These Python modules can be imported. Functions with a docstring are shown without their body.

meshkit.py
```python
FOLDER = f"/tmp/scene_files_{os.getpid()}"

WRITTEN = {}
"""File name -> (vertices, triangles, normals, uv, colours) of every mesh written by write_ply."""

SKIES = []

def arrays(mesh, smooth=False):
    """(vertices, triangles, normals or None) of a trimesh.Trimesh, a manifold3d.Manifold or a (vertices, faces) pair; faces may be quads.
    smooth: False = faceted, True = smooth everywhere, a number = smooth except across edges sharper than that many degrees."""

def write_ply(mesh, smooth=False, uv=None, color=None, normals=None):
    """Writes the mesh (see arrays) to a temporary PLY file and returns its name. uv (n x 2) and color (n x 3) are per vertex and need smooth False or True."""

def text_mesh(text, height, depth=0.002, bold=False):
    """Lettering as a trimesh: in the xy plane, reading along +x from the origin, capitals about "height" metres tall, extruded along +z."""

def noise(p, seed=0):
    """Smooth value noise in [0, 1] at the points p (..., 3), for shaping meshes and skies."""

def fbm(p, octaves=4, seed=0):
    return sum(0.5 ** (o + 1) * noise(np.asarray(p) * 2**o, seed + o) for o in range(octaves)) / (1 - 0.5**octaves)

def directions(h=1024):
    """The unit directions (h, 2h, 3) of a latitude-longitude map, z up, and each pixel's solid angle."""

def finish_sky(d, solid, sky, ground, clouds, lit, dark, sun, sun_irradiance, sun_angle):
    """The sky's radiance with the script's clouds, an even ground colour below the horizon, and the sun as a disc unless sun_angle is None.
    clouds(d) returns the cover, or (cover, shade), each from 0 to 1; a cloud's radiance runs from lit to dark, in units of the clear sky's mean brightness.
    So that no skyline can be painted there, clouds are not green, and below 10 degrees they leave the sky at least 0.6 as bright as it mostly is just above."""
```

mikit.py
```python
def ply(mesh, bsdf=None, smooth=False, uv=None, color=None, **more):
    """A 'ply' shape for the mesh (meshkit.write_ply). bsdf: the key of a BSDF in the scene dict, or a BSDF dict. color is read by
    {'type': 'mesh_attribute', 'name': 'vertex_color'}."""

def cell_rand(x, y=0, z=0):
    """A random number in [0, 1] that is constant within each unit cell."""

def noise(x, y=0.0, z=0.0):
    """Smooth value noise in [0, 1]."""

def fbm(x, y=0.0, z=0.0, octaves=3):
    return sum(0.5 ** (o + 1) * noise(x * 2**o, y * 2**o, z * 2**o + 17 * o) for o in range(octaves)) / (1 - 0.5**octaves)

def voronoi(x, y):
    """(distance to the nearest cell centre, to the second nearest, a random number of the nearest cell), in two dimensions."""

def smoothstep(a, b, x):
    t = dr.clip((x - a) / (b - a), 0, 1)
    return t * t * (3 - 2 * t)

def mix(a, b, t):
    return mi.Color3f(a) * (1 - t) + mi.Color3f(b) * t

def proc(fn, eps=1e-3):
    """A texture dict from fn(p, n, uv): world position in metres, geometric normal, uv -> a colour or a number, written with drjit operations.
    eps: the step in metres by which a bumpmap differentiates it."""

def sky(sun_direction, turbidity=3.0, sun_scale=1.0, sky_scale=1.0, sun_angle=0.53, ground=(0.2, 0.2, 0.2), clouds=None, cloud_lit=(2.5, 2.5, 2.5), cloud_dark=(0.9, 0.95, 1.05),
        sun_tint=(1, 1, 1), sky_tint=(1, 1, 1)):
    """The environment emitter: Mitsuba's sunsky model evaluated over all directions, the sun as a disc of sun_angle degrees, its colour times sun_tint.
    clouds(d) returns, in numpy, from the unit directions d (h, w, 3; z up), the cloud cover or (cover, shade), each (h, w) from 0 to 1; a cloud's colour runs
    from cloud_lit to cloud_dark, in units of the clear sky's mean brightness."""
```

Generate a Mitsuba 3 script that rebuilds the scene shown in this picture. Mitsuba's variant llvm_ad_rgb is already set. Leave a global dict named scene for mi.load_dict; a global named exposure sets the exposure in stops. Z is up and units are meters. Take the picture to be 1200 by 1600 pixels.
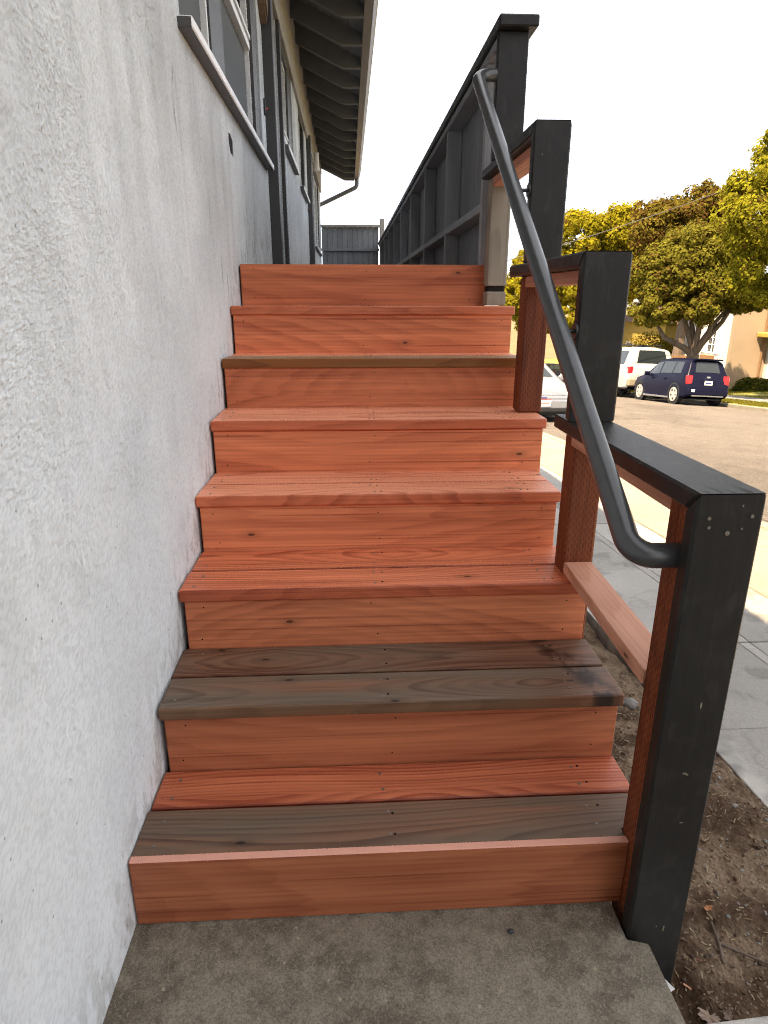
import math
import numpy as np
import trimesh
import shapely.geometry as sg
import drjit as dr
import mitsuba as mi
import mikit, meshkit
from mikit import noise, fbm, voronoi, cell_rand, smoothstep, mix

T = mi.ScalarTransform4f
scene, labels = {"type": "scene"}, {}

# ------------------------------------------------------------------ camera, sky, exposure
CAM = np.array([0.5013, -1.1168, 1.3481])
yaw, pitch, roll = 0.05425, 0.31928, 0.0015
fwd = np.array([math.sin(yaw) * math.cos(pitch), math.cos(yaw) * math.cos(pitch), -math.sin(pitch)])
rgt = np.array([math.cos(yaw), -math.sin(yaw), 0.0])
up = np.cross(rgt, fwd)
up = up * math.cos(roll) - rgt * math.sin(roll)
scene["camera"] = {"type": "perspective", "fov": 2 * math.degrees(math.atan(600 / 1003.0)), "fov_axis": "x",
                   "near_clip": 0.02, "far_clip": 2000.0,
                   "to_world": T().look_at(origin=CAM.tolist(), target=(CAM + fwd).tolist(), up=up.tolist())}
SUN = (-0.41, -0.40, 0.82)
def haze_cover(d):
    return 0.55 + 0.4 * meshkit.fbm(d * 1.6, 4, 3)
scene["sky"] = mikit.sky(SUN, turbidity=4.0, clouds=haze_cover, cloud_lit=(1.55, 1.5, 1.44), cloud_dark=(1.3, 1.3, 1.3), sun_tint=(1.0, 0.93, 0.80))
exposure = 3.38

# ------------------------------------------------------------------ small helpers
def numbered(key):
    if key not in scene and key not in labels:
        return key
    n = 1
    while f"{key}_{n:03d}" in scene or f"{key}_{n:03d}" in labels:
        n += 1
    return f"{key}_{n:03d}"

def thing(name, label, category, group=None):
    key = numbered(name)
    labels[key] = {"label": label, "category": category}
    if group:
        labels[key]["group"] = group
    return key

def obj(name, mesh, bsdf, parent=None, smooth=False, uv=None, color=None, label=None, kind=None):
    key = numbered(f"{parent}__{name}" if parent else name)
    scene[key] = mikit.ply(mesh, bsdf, smooth=smooth, uv=uv, color=color)
    if label or kind:
        labels[key] = {}
        if label: labels[key]["label"] = label
        if kind: labels[key]["kind"] = kind
    return key

def struct(name, mesh, bsdf, label=None, **kw):
    return obj(name, mesh, bsdf, kind="structure", label=label, **kw)

_ids = [0]
def nid():
    _ids[0] += 1
    return _ids[0]

def bevbox(lo, hi, b=0.003):
    """chamfered box (vertices, faces)"""
    lo, hi = np.asarray(lo, float), np.asarray(hi, float)
    b = min(b, 0.3 * float((hi - lo).min()))
    c, h = (lo + hi) / 2, (hi - lo) / 2
    v = []
    for s in np.ndindex(2, 2, 2):
        s = np.array(s) * 2 - 1
        for k in range(3):
            q = s * h
            q = q - s * b * (np.arange(3) != k)
            v.append(c + q)
    m = trimesh.convex.convex_hull(np.array(v))
    return m

def mesh_box(lo, hi):
    lo, hi = np.asarray(lo, float), np.asarray(hi, float)
    return trimesh.creation.box(bounds=[lo, hi])

def join(ms):
    return trimesh.util.concatenate(list(ms))

def board(name, lo, hi, bsdf, parent=None, tone=0.5, b=0.003, **kw):
    m = bevbox(lo, hi, b)
    uv = np.tile([[float(nid()), tone]], (len(m.vertices), 1))
    return obj(name, m, bsdf, parent, uv=uv, **kw)

def tagged(m, tone=0.5):
    return np.tile([[float(nid()), tone]], (len(m.vertices), 1))

def extrude_yz(poly, x0, x1):
    """shapely polygon in (y, z) extruded from x0 to x1"""
    m = trimesh.creation.extrude_polygon(poly, x1 - x0, engine="earcut")
    v = m.vertices
    m = trimesh.Trimesh(np.stack([v[:, 2] + x0, v[:, 0], v[:, 1]], 1), m.faces, process=False)
    return m

def extrude_xz(poly, y0, y1):
    m = trimesh.creation.extrude_polygon(poly, y1 - y0, engine="earcut")
    v = m.vertices
    return trimesh.Trimesh(np.stack([v[:, 0], y1 - v[:, 2], v[:, 1]], 1), m.faces, process=False)

def tube(points, r, n=16, cap=True):
    p = np.asarray(points, float)
    t = np.gradient(p, axis=0); t /= np.linalg.norm(t, axis=1, keepdims=True)
    a = np.cross(t[0], [0, 0, 1.0] if abs(t[0][2]) < 0.9 else [1.0, 0, 0]); a /= np.linalg.norm(a)
    r = np.broadcast_to(r, len(p))
    V = []
    for i in range(len(p)):
        a = a - t[i] * (a @ t[i]); a /= np.linalg.norm(a)
        b = np.cross(t[i], a)
        th = np.arange(n) / n * 2 * np.pi
        V.append(p[i] + r[i] * (np.cos(th)[:, None] * a + np.sin(th)[:, None] * b))
    V = np.vstack(V); F = []
    for i in range(len(p) - 1):
        for k in range(n):
            q = (i * n + k, i * n + (k + 1) % n, (i + 1) * n + (k + 1) % n, (i + 1) * n + k)
            F += [(q[0], q[2], q[1]), (q[0], q[3], q[2])]
    if cap:
        V = np.vstack([V, p[0], p[-1]]); e = len(V)
        for k in range(n):
            F.append((e - 2, k, (k + 1) % n)); o = (len(p) - 1) * n
            F.append((e - 1, o + (k + 1) % n, o + k))
    m = trimesh.Trimesh(V, np.array(F), process=False)
    if m.volume < 0: m.invert()
    return m

def fillet(pts, rad, n=8):
    """polyline with rounded corners"""
    pts = [np.asarray(p, float) for p in pts]; out = [pts[0]]
    for i in range(1, len(pts) - 1):
        a, b, c = pts[i - 1], pts[i], pts[i + 1]
        u, w = (a - b) / np.linalg.norm(a - b), (c - b) / np.linalg.norm(c - b)
        ang = math.acos(np.clip(u @ w, -1, 1)); d = min(rad / math.tan(ang / 2), 0.48 * np.linalg.norm(a - b), 0.9 * np.linalg.norm(c - b))
        r = d * math.tan(ang / 2)
        ctr = b + (u + w) / np.linalg.norm(u + w) * r / math.sin(ang / 2)
        s, e = b + u * d - ctr, b + w * d - ctr
        om = math.acos(np.clip(s @ e / r / r, -1, 1))
        for k in range(n + 1):
            t = k / n
            out.append(ctr + (math.sin((1 - t) * om) * s + math.sin(t * om) * e) / math.sin(om))
    out.append(pts[-1])
    return np.array(out)

def subdiv(p, step):
    p = np.asarray(p, float); out = [p[0]]
    for a, b in zip(p[:-1], p[1:]):
        k = max(1, int(np.linalg.norm(b - a) / step))
        out += [a + (b - a) * (i + 1) / k for i in range(k)]
    return np.array(out)

# ------------------------------------------------------------------ materials
def principled(rgb, rough=0.5, **kw):
    c = mikit.proc(rgb) if callable(rgb) else {"type": "rgb", "value": list(rgb)}
    return {"type": "twosided", "bsdf": {"type": "principled", "base_color": c, "roughness": rough, **kw}}

def bumped(rgb, fn, rough=0.6, scale=1.0, eps=1e-3, **kw):
    c = mikit.proc(rgb) if callable(rgb) else {"type": "rgb", "value": list(rgb)}
    return {"type": "twosided", "bsdf": {"type": "bumpmap", "arbitrary": mikit.proc(fn, eps), "scale": scale,
            "bsdf": {"type": "principled", "base_color": c, "roughness": rough, **kw}}}

def wood(light, dark, axis="x", contrast=0.6, freq=85.0, knots=True, grey=0.0, grey_rgb=(0.1, 0.085, 0.06), tone_rgb=None, stain=None, checks=0.0, edge=None, nose=None, wave=1.0):
    def fn(p, n, uv):
        i = dr.floor(uv.x + 0.5)
        tone = uv.y
        r1, r2, r3 = cell_rand(i, 1), cell_rand(i, 2), cell_rand(i, 3)
        if axis == "x": L, a, b = p.x, p.y, p.z
        elif axis == "y": L, a, b = p.y, p.x, p.z
        else: L, a, b = p.z, p.x, p.y
        L = L + r1 * 31.0; a = a + r2 * 0.02; b = b + r3 * 0.02
        # growth rings about a slightly tilted pith line
        w1 = (noise(L * 1.1, a * 3 + i, b * 3) - 0.5) * 0.035 + (noise(L * 5, a * 14, b * 14 + i) - 0.5) * 0.004
        w2 = (noise(L * 0.9, a * 3, b * 3 + 3 * i) - 0.5) * 0.03
        ca = dr.floor(a * 5) * 0.2 + 0.1
        da = a - ca + (r2 - 0.5) * 0.16 + w1
        db = 0.02 / wave + 0.05 * r3 + 0.06 * dr.abs(dr.sin(wave * L * (1.0 + 0.7 * r1))) + w2
        d = dr.sqrt(dr.square(da) + dr.square(db) + dr.square(0.3 * (b - dr.floor(b * 3) / 3)))
        g = d * freq * 1.5 + 0.35 * noise(L * 7, a * 60, b * 60); gi = dr.floor(g); g = g - gi
        late = smoothstep(0.2, 0.88, g) * (1 - smoothstep(0.90, 1.0, g)) * (0.25 + 0.75 * cell_rand(gi, i, 3))
        fib = noise(L * 9, a * 520, b * 520)
        fib2 = noise(L * 3, a * 150, b * 150)
        blot = fbm(L * 2.2 + i, a * 9, b * 9, 3)
        band = fbm(L * 0.55 + i, a * 24, b * 24 + 2 * i, 3)
        line = smoothstep(0.62, 0.80, noise(L * 1.1 + 3 * i, a * 210, b * 210)) * smoothstep(0.42, 0.62, fbm(L * 1.6, a * 16 + i, b * 16, 2))
        t = dr.clip(contrast * late * (0.3 + 1.0 * blot) + 0.24 * (fib - 0.5) + 0.40 * (fib2 - 0.5) + 0.55 * (blot - 0.5) + 0.9 * (band - 0.5) + 0.45 * line + 0.30, 0, 1)
        c = mix(light, dark, t)
        if tone_rgb is not None:
            c = c * (1 - tone) + c * mi.Color3f(tone_rgb) * tone
        else:
            c = c * (0.75 + 0.5 * tone)
        if grey > 0:
            gw = dr.clip(grey * (5.0 * fbm(L * 2.3, a * 19, b * 19 + i, 4) - 1.6), 0, 0.92)
            c = c * (1 - gw) + mi.Color3f(grey_rgb) * (0.75 + 0.5 * fib2) * (1 - 0.35 * late) * gw
        if knots:
            f1, f2, wh = voronoi(L * 3.6 + 7 * r1, (a + b) * 9 + r2 * 9)
            k = (1 - smoothstep(0.025, 0.055, f1)) * dr.select(wh > 0.87, 1.0, 0.0)
            halo = (1 - smoothstep(0.03, 0.22, f1)) * dr.select(wh > 0.87, 1.0, 0.0)
            c = c * (1 - 0.25 * halo) * (1 - 0.75 * k)
        if checks > 0:
            ck = smoothstep(0.80, 0.88, noise(L * 2.6 + 5, a * 170, b * 170 + i)) * smoothstep(0.45, 0.6, noise(L * 1.1, i))
            c = c * (1 - checks * ck)
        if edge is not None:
            c = mix(c, edge, 0.8 * dr.select(n.z > 0.6, 1.0, 0.0))  # top edge paler: raw cut wood plus its sky brightness painted in
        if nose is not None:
            c = c * mix((1, 1, 1), nose, dr.select(n.y < -0.6, 1.0, 0.0))  # front faces darker: browner edge grain, with shade put into the colour
        if stain is not None:
            c = c * stain(p)
        return c
    return fn

def wood_bump(axis="x"):
    def fn(p, n, uv):
        i = dr.floor(uv.x + 0.5)
        L, a, b = (p.x, p.y, p.z) if axis == "x" else ((p.y, p.x, p.z) if axis == "y" else (p.z, p.x, p.y))
        return 0.0005 * noise(L * 14 + i, a * 330, b * 330) + 0.0006 * fbm(L * 3, a * 30 + i, b * 30, 2)
    return fn

def tread_stain(p):
    # black smear left across the right end of the second tread
    xs = 1.075 + (0.57 - p.y) * 0.30 + 0.02 * (fbm(p.y * 14, p.x * 5) - 0.5)
    band = (1 - smoothstep(0.012, 0.055, dr.abs(p.x - xs))) * smoothstep(0.3, 0.6, fbm(p.x * 30, p.y * 22, 4))
    end = smoothstep(1.06, 1.22, p.x) * 0.2
    return 1 - dr.clip(0.75 * band + end, 0, 0.9)

NEW_L, NEW_D = (0.84, 0.285, 0.130), (0.40, 0.095, 0.040)
scene["redwood_riser"] = bumped(wood(NEW_L, NEW_D, "x", 0.34), wood_bump("x"), 0.55, specular=0.35)
scene["redwood_raw_lit_edge"] = bumped(wood(NEW_L, NEW_D, "x", 0.34, edge=(0.84, 0.43, 0.32)), wood_bump("x"), 0.55, specular=0.35)
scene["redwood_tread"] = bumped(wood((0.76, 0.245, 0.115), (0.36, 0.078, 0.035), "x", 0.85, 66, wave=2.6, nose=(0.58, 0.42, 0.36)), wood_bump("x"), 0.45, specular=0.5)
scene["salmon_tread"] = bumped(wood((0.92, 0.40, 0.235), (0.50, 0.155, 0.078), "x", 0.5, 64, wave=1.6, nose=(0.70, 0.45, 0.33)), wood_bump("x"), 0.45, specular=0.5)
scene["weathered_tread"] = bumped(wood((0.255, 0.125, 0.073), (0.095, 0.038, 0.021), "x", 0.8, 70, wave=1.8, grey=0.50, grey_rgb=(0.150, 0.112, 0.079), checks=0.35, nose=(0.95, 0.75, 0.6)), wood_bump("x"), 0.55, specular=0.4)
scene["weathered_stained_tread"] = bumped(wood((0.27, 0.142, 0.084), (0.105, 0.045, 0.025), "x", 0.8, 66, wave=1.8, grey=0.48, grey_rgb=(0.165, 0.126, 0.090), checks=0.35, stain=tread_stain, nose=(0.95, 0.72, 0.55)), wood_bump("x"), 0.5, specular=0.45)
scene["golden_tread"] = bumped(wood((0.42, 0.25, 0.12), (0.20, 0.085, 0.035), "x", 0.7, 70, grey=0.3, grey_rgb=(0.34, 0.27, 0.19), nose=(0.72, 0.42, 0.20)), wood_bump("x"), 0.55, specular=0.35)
scene["raw_redwood_rail"] = bumped(wood((0.62, 0.33, 0.22), (0.42, 0.17, 0.10), "y", 0.55, 60), wood_bump("y"), 0.6, specular=0.3)

def incised(p, n, uv):
    base = wood((0.23, 0.062, 0.022), (0.085, 0.018, 0.008), "z", 0.5, 90, knots=False)(p, n, uv)
    u = dr.select(dr.abs(n.x) > 0.7, p.y, p.x)
    cx, cz = u / 0.0085, p.z / 0.024
    row = dr.floor(cx)
    cz = cz + dr.select(row * 0.5 == dr.floor(row * 0.5), 0.5, 0.0) + 0.15 * (cell_rand(row, 5) - 0.5)
    fx, fz = cx - row - 0.5, cz - dr.floor(cz) - 0.5
    slit = (1 - smoothstep(0.10, 0.26, dr.abs(fx))) * (1 - smoothstep(0.24, 0.36, dr.abs(fz)))
    return base * (1 - 0.62 * slit * (0.6 + 0.4 * noise(u * 60, p.z * 40)))
scene["treated_post"] = principled(incised, 0.6, specular=0.3)
scene["aged_post"] = bumped(wood((0.33, 0.29, 0.235), (0.21, 0.18, 0.145), "z", 0.45, 60, grey=0.2, grey_rgb=(0.40, 0.36, 0.29)), wood_bump("z"), 0.7, specular=0.25)

def grey_paint(p, n, uv):
    i = dr.floor(uv.x + 0.5)
    base = mix((0.0145, 0.0132, 0.0122), (0.022, 0.020, 0.0184), fbm(p.x * 9, p.y * 9, p.z * 9 + i))
    dust = smoothstep(0.52, 0.8, fbm(p.x * 23, p.y * 23 + i, p.z * 23, 4))
    c = mix(base, (0.05, 0.046, 0.042), 0.18 * dust)
    f1, _, wh = voronoi(p.x * 26 + p.y * 26 + 3 * i, p.z * 17)
    br = smoothstep(0.45, 0.75, noise((p.x + p.y) * 260 + i, p.z * 7, 3.0)); c = c * (0.95 + 0.1 * br)
    wear = smoothstep(0.62, 0.75, fbm(p.x * 40, p.y * 40 + i, p.z * 11, 4)); c = c * (1 - 0.2 * wear) + mi.Color3f(0.06, 0.055, 0.05) * 0.2 * wear
    nick = (1 - smoothstep(0.02, 0.05, f1)) * dr.select(wh > 0.975, 0.6, 0.0)
    return c * (1 - nick) + mi.Color3f(0.36, 0.32, 0.25) * nick
def paint_bump(p, n, uv):
    return 0.0006 * fbm(p.x * 60, p.y * 60, p.z * 14, 3) + 0.0003 * noise(p.x * 400, p.y * 400, p.z * 60)
scene["charcoal_paint"] = bumped(grey_paint, paint_bump, 0.42, specular=0.28)
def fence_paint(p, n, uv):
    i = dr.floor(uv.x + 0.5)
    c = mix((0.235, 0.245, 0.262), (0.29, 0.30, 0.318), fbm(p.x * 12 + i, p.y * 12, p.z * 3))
    return c * (0.55 + 0.7 * uv.y) * (0.88 + 0.24 * cell_rand(i, 9)) * (0.9 + 0.2 * noise(p.x * 220, p.y * 220, p.z * 5))  # tone brightens studs and dims boards: light put into the paint
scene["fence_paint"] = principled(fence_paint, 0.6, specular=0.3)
scene["trim_paint"] = principled((0.055, 0.053, 0.052), 0.45)
scene["soffit_paint"] = principled(lambda p, n, uv: mix((0.115, 0.122, 0.132), (0.15, 0.158, 0.168), fbm(p.x * 12, p.y * 12, p.z * 12)), 0.7)
scene["frieze_paint"] = principled(lambda p, n, uv: mix((0.37, 0.355, 0.33), (0.28, 0.265, 0.24), fbm(p.x * 5, p.y * 2.2, p.z * 9)), 0.7)
scene["gutter_paint"] = principled((0.165, 0.16, 0.16), 0.4, specular=0.45)
scene["white_trim"] = principled((0.78, 0.78, 0.76), 0.4)
scene["screen_mesh"] = principled((0.115, 0.12, 0.12), 0.85, specular=0.15)
scene["dark_glass"] = principled((0.03, 0.035, 0.04), 0.05, specular=0.9)
scene["pipe_paint"] = bumped(lambda p, n, uv: mix((0.040, 0.042, 0.044), (0.060, 0.062, 0.064), fbm(p.x * 30, p.y * 30, p.z * 30)), lambda p, n, uv: 0.0002 * noise(p.x * 500, p.y * 500, p.z * 500), 0.27, specular=0.75)
scene["black_iron"] = principled((0.02, 0.02, 0.02), 0.4)
scene["screw_metal"] = principled((0.22, 0.19, 0.155), 0.4, metallic=0.5)
scene["chip_wood"] = principled((0.20, 0.165, 0.115), 0.8)
scene["nail_hole"] = principled((0.012, 0.008, 0.006), 0.9)
scene["hole_shade_black"] = principled((0.012, 0.012, 0.012), 0.9)

def stucco_grain(p):
    # trowelled grain, drawn out along a diagonal
    a, b = p.y * 0.8 + p.z * 0.6, p.z * 0.8 - p.y * 0.6
    return fbm(a * 120, b * 215, 3.0, 3)
def stucco(p, n, uv):
    base = mix((0.66, 0.69, 0.70), (0.725, 0.755, 0.768), fbm(p.y * 3, p.z * 3, p.x * 3))
    streak = fbm(p.y * 15, p.z * 1.1, p.x * 3, 4)
    hi = smoothstep(0.7, 2.2, p.z)  # upper wall painted darker in place of its dimmer light; streaks also strengthen
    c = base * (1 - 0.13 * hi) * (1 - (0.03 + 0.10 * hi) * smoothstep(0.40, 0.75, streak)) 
    grain_shade = smoothstep(0.30, 0.62, stucco_grain(p))  # recesses of the grain darkened: relief shade put into the colour
    c = c * (0.88 + 0.12 * grain_shade) * (1 - 0.05 * smoothstep(0.5, 0.7, fbm(p.y * 7, p.z * 6, 2.0)))
    fl, _, wf = voronoi(p.y * 34, p.z * 30)
    c = c * (1 - 0.5 * (1 - smoothstep(0.05, 0.11, fl)) * dr.select(wf > 0.95, 1.0, 0.0))
    drip = smoothstep(0.70, 0.80, fbm(p.y * 9 + 4, p.z * 2.1, 5.0)) * smoothstep(0.45, 0.6, fbm(p.y * 60, p.z * 12, 1.0))
    c = c * (1 - 0.35 * drip * dr.select((p.y < 2.4) & (p.y > 0.9), 1.0, 0.0))
    # scuffs and grime just above the stair line
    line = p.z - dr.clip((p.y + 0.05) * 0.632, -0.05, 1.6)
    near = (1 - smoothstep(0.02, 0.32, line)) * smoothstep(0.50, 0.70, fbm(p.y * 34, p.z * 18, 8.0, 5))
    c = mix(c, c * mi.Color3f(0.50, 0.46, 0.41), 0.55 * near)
    return c
def stucco_bump(p, n, uv):
    w = 0.35 + 1.2 * smoothstep(0.25, 0.75, fbm(p.y * 2.3 + 2, p.z * 1.7, 3.0)) * (0.6 + 0.7 * smoothstep(0.3, 1.6, p.z))
    g = stucco_grain(p)
    return 0.0085 * w * g + 0.010 * fbm(p.y * 14, p.z * 11, 1.0, 2)
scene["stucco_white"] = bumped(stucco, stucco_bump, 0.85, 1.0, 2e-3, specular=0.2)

def concrete_dark(p, n, uv):
    f = 0.45 * fbm(p.x * 5, p.y * 5, 0.0, 4) + 0.55 * fbm(p.x * 38, p.y * 38, 2.0, 4)
    c = mix((0.140, 0.117, 0.086), (0.245, 0.212, 0.163), smoothstep(0.30, 0.70, f))
    g = noise(p.x * 420, p.y * 420)
    c = c * (0.70 + 0.60 * g)
    sp = smoothstep(0.74, 0.82, noise(p.x * 230, p.y * 230, 4.0)); c = c * (1 - 0.5 * sp) + mi.Color3f(0.30, 0.27, 0.21) * 0.5 * sp
    wet = smoothstep(0.5, 0.62, fbm(p.x * 3 + 2, p.y * 4 + 7, 1.0, 4))
    c = c * (1 - 0.06 * wet)
    f1, _, wh = voronoi(p.x * 30, p.y * 30)
    s = (1 - smoothstep(0.10, 0.20, f1 + 0.12 * noise(p.x * 160, p.y * 160))) * dr.select(wh > 0.80, 1.0, 0.0) * smoothstep(0.35, 0.6, fbm(p.x * 5, p.y * 5 + 3))
    return c * (1 - 0.8 * s) + mi.Color3f(0.38, 0.33, 0.24) * 0.8 * s
def concrete_bump(p, n, uv):
    return 0.0018 * fbm(p.x * 160, p.y * 160, p.z * 160, 3) + 0.002 * fbm(p.x * 22, p.y * 22, p.z * 22, 2)
scene["landing_concrete"] = bumped(concrete_dark, concrete_bump, 0.8, specular=0.25)

def concrete_walk(p, n, uv):
    i = dr.floor(uv.x + 0.5)
    c = mix((0.29, 0.272, 0.245), (0.40, 0.378, 0.34), fbm(p.x * 2.3 + i, p.y * 2.3, 0.0, 5))
    c = c * (0.86 + 0.28 * noise(p.x * 240, p.y * 240)) * (0.84 + 0.32 * cell_rand(i, 4)) * (0.85 + 0.3 * uv.y)
    st = smoothstep(0.60, 0.72, fbm(p.x * 7, p.y * 5, 4.0, 4))
    cr = 1 - smoothstep(0.004, 0.012, dr.abs(fbm(p.x * 1.7 + 3, p.y * 1.7 + i * 3, 9.0, 5) - 0.5))
    edge = (1 - smoothstep(0.015, 0.11, p.x - 1.86 + 0.06 * (fbm(p.x * 20, p.y * 20, 3.0) - 0.5))) * smoothstep(0.35, 0.55, fbm(p.x * 11, p.y * 11, 6.0))
    c = c * (1 - 0.55 * edge) + mi.Color3f(0.58, 0.56, 0.50) * 0.55 * edge
    return c * (1 - 0.25 * st) * (1 - 0.12 * cr)
scene["walk_concrete"] = bumped(concrete_walk, concrete_bump, 0.85, specular=0.2)
scene["far_walk"] = principled(lambda p, n, uv: mix((0.13, 0.125, 0.118), (0.17, 0.165, 0.155), fbm(p.x * 3, p.y * 3, 0.0, 4)), 0.9)
scene["strip_concrete"] = principled(lambda p, n, uv: mix((0.20, 0.18, 0.135), (0.27, 0.245, 0.19), fbm(p.x * 3, p.y * 3, 0.0, 5)) * (0.85 + 0.3 * noise(p.x * 90, p.y * 90)), 0.9)
def asphalt(p, n, uv):
    c = mix((0.088, 0.076, 0.066), (0.118, 0.102, 0.088), fbm(p.x * 0.7, p.y * 0.35, 0.0, 5))
    c = c * (0.76 + 0.48 * noise(p.x * 55, p.y * 55)) * (0.85 + 0.3 * fbm(p.x * 5, p.y * 5, 3.0, 3))
    cr = 1 - smoothstep(0.0, 0.010, dr.abs(fbm(p.x * 0.42 + 3, p.y * 0.33, 5.0, 5) - 0.5))
    patch = smoothstep(0.66, 0.70, fbm(p.x * 0.55 + 9, p.y * 0.3, 2.0, 3))
    return c * (1 - 0.42 * cr) * (1 - 0.16 * patch)
scene["asphalt"] = principled(asphalt, 0.9, specular=0.2)

def dirt(p, n, uv):
    f = fbm(p.x * 9, p.y * 9, 0.0, 5)
    c = mix((0.085, 0.054, 0.034), (0.20, 0.145, 0.098), smoothstep(0.3, 0.7, f))
    c = c * (0.70 + 0.6 * noise(p.x * 190, p.y * 190))
    f1, _, wh = voronoi(p.x * 85, p.y * 85)
    peb = (1 - smoothstep(0.2, 0.35, f1)) * dr.select(wh > 0.86, 1.0, 0.0)
    return c * (1 - 0.6 * peb) + mi.Color3f(0.27, 0.21, 0.15) * 0.6 * peb
def dirt_bump(p, n, uv):
    return 0.006 * fbm(p.x * 70, p.y * 70, 0.0, 4) + 0.003 * noise(p.x * 260, p.y * 260)
scene["dirt"] = bumped(dirt, dirt_bump, 0.95, specular=0.1)
scene["far_soil"] = principled(lambda p, n, uv: mix((0.09, 0.075, 0.035), (0.14, 0.11, 0.055), fbm(p.x * 0.4, p.y * 0.4)), 0.95)
scene["lawn_soil"] = principled(lambda p, n, uv: mix((0.13, 0.125, 0.022), (0.20, 0.17, 0.045), smoothstep(0.35, 0.65, fbm(p.x * 0.9, p.y * 0.9))), 0.95)
scene["vertex_matte"] = {"type": "twosided", "bsdf": {"type": "principled", "base_color": {"type": "mesh_attribute", "name": "vertex_color"}, "roughness": 0.75, "specular": 0.3}}
scene["leaf"] = {"type": "principledthin", "base_color": {"type": "mesh_attribute", "name": "vertex_color"}, "roughness": 0.45, "diff_trans": 0.9, "spec_trans": 0.0}
def bark(p, n, uv):
    return mix((0.075, 0.055, 0.04), (0.19, 0.145, 0.11), fbm(p.x * 9, p.y * 9, p.z * 2.5, 4))
scene["bark"] = bumped(bark, lambda p, n, uv: 0.03 * fbm(p.x * 10, p.y * 10, p.z * 2.5, 4), 0.9, eps=4e-3)

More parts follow.
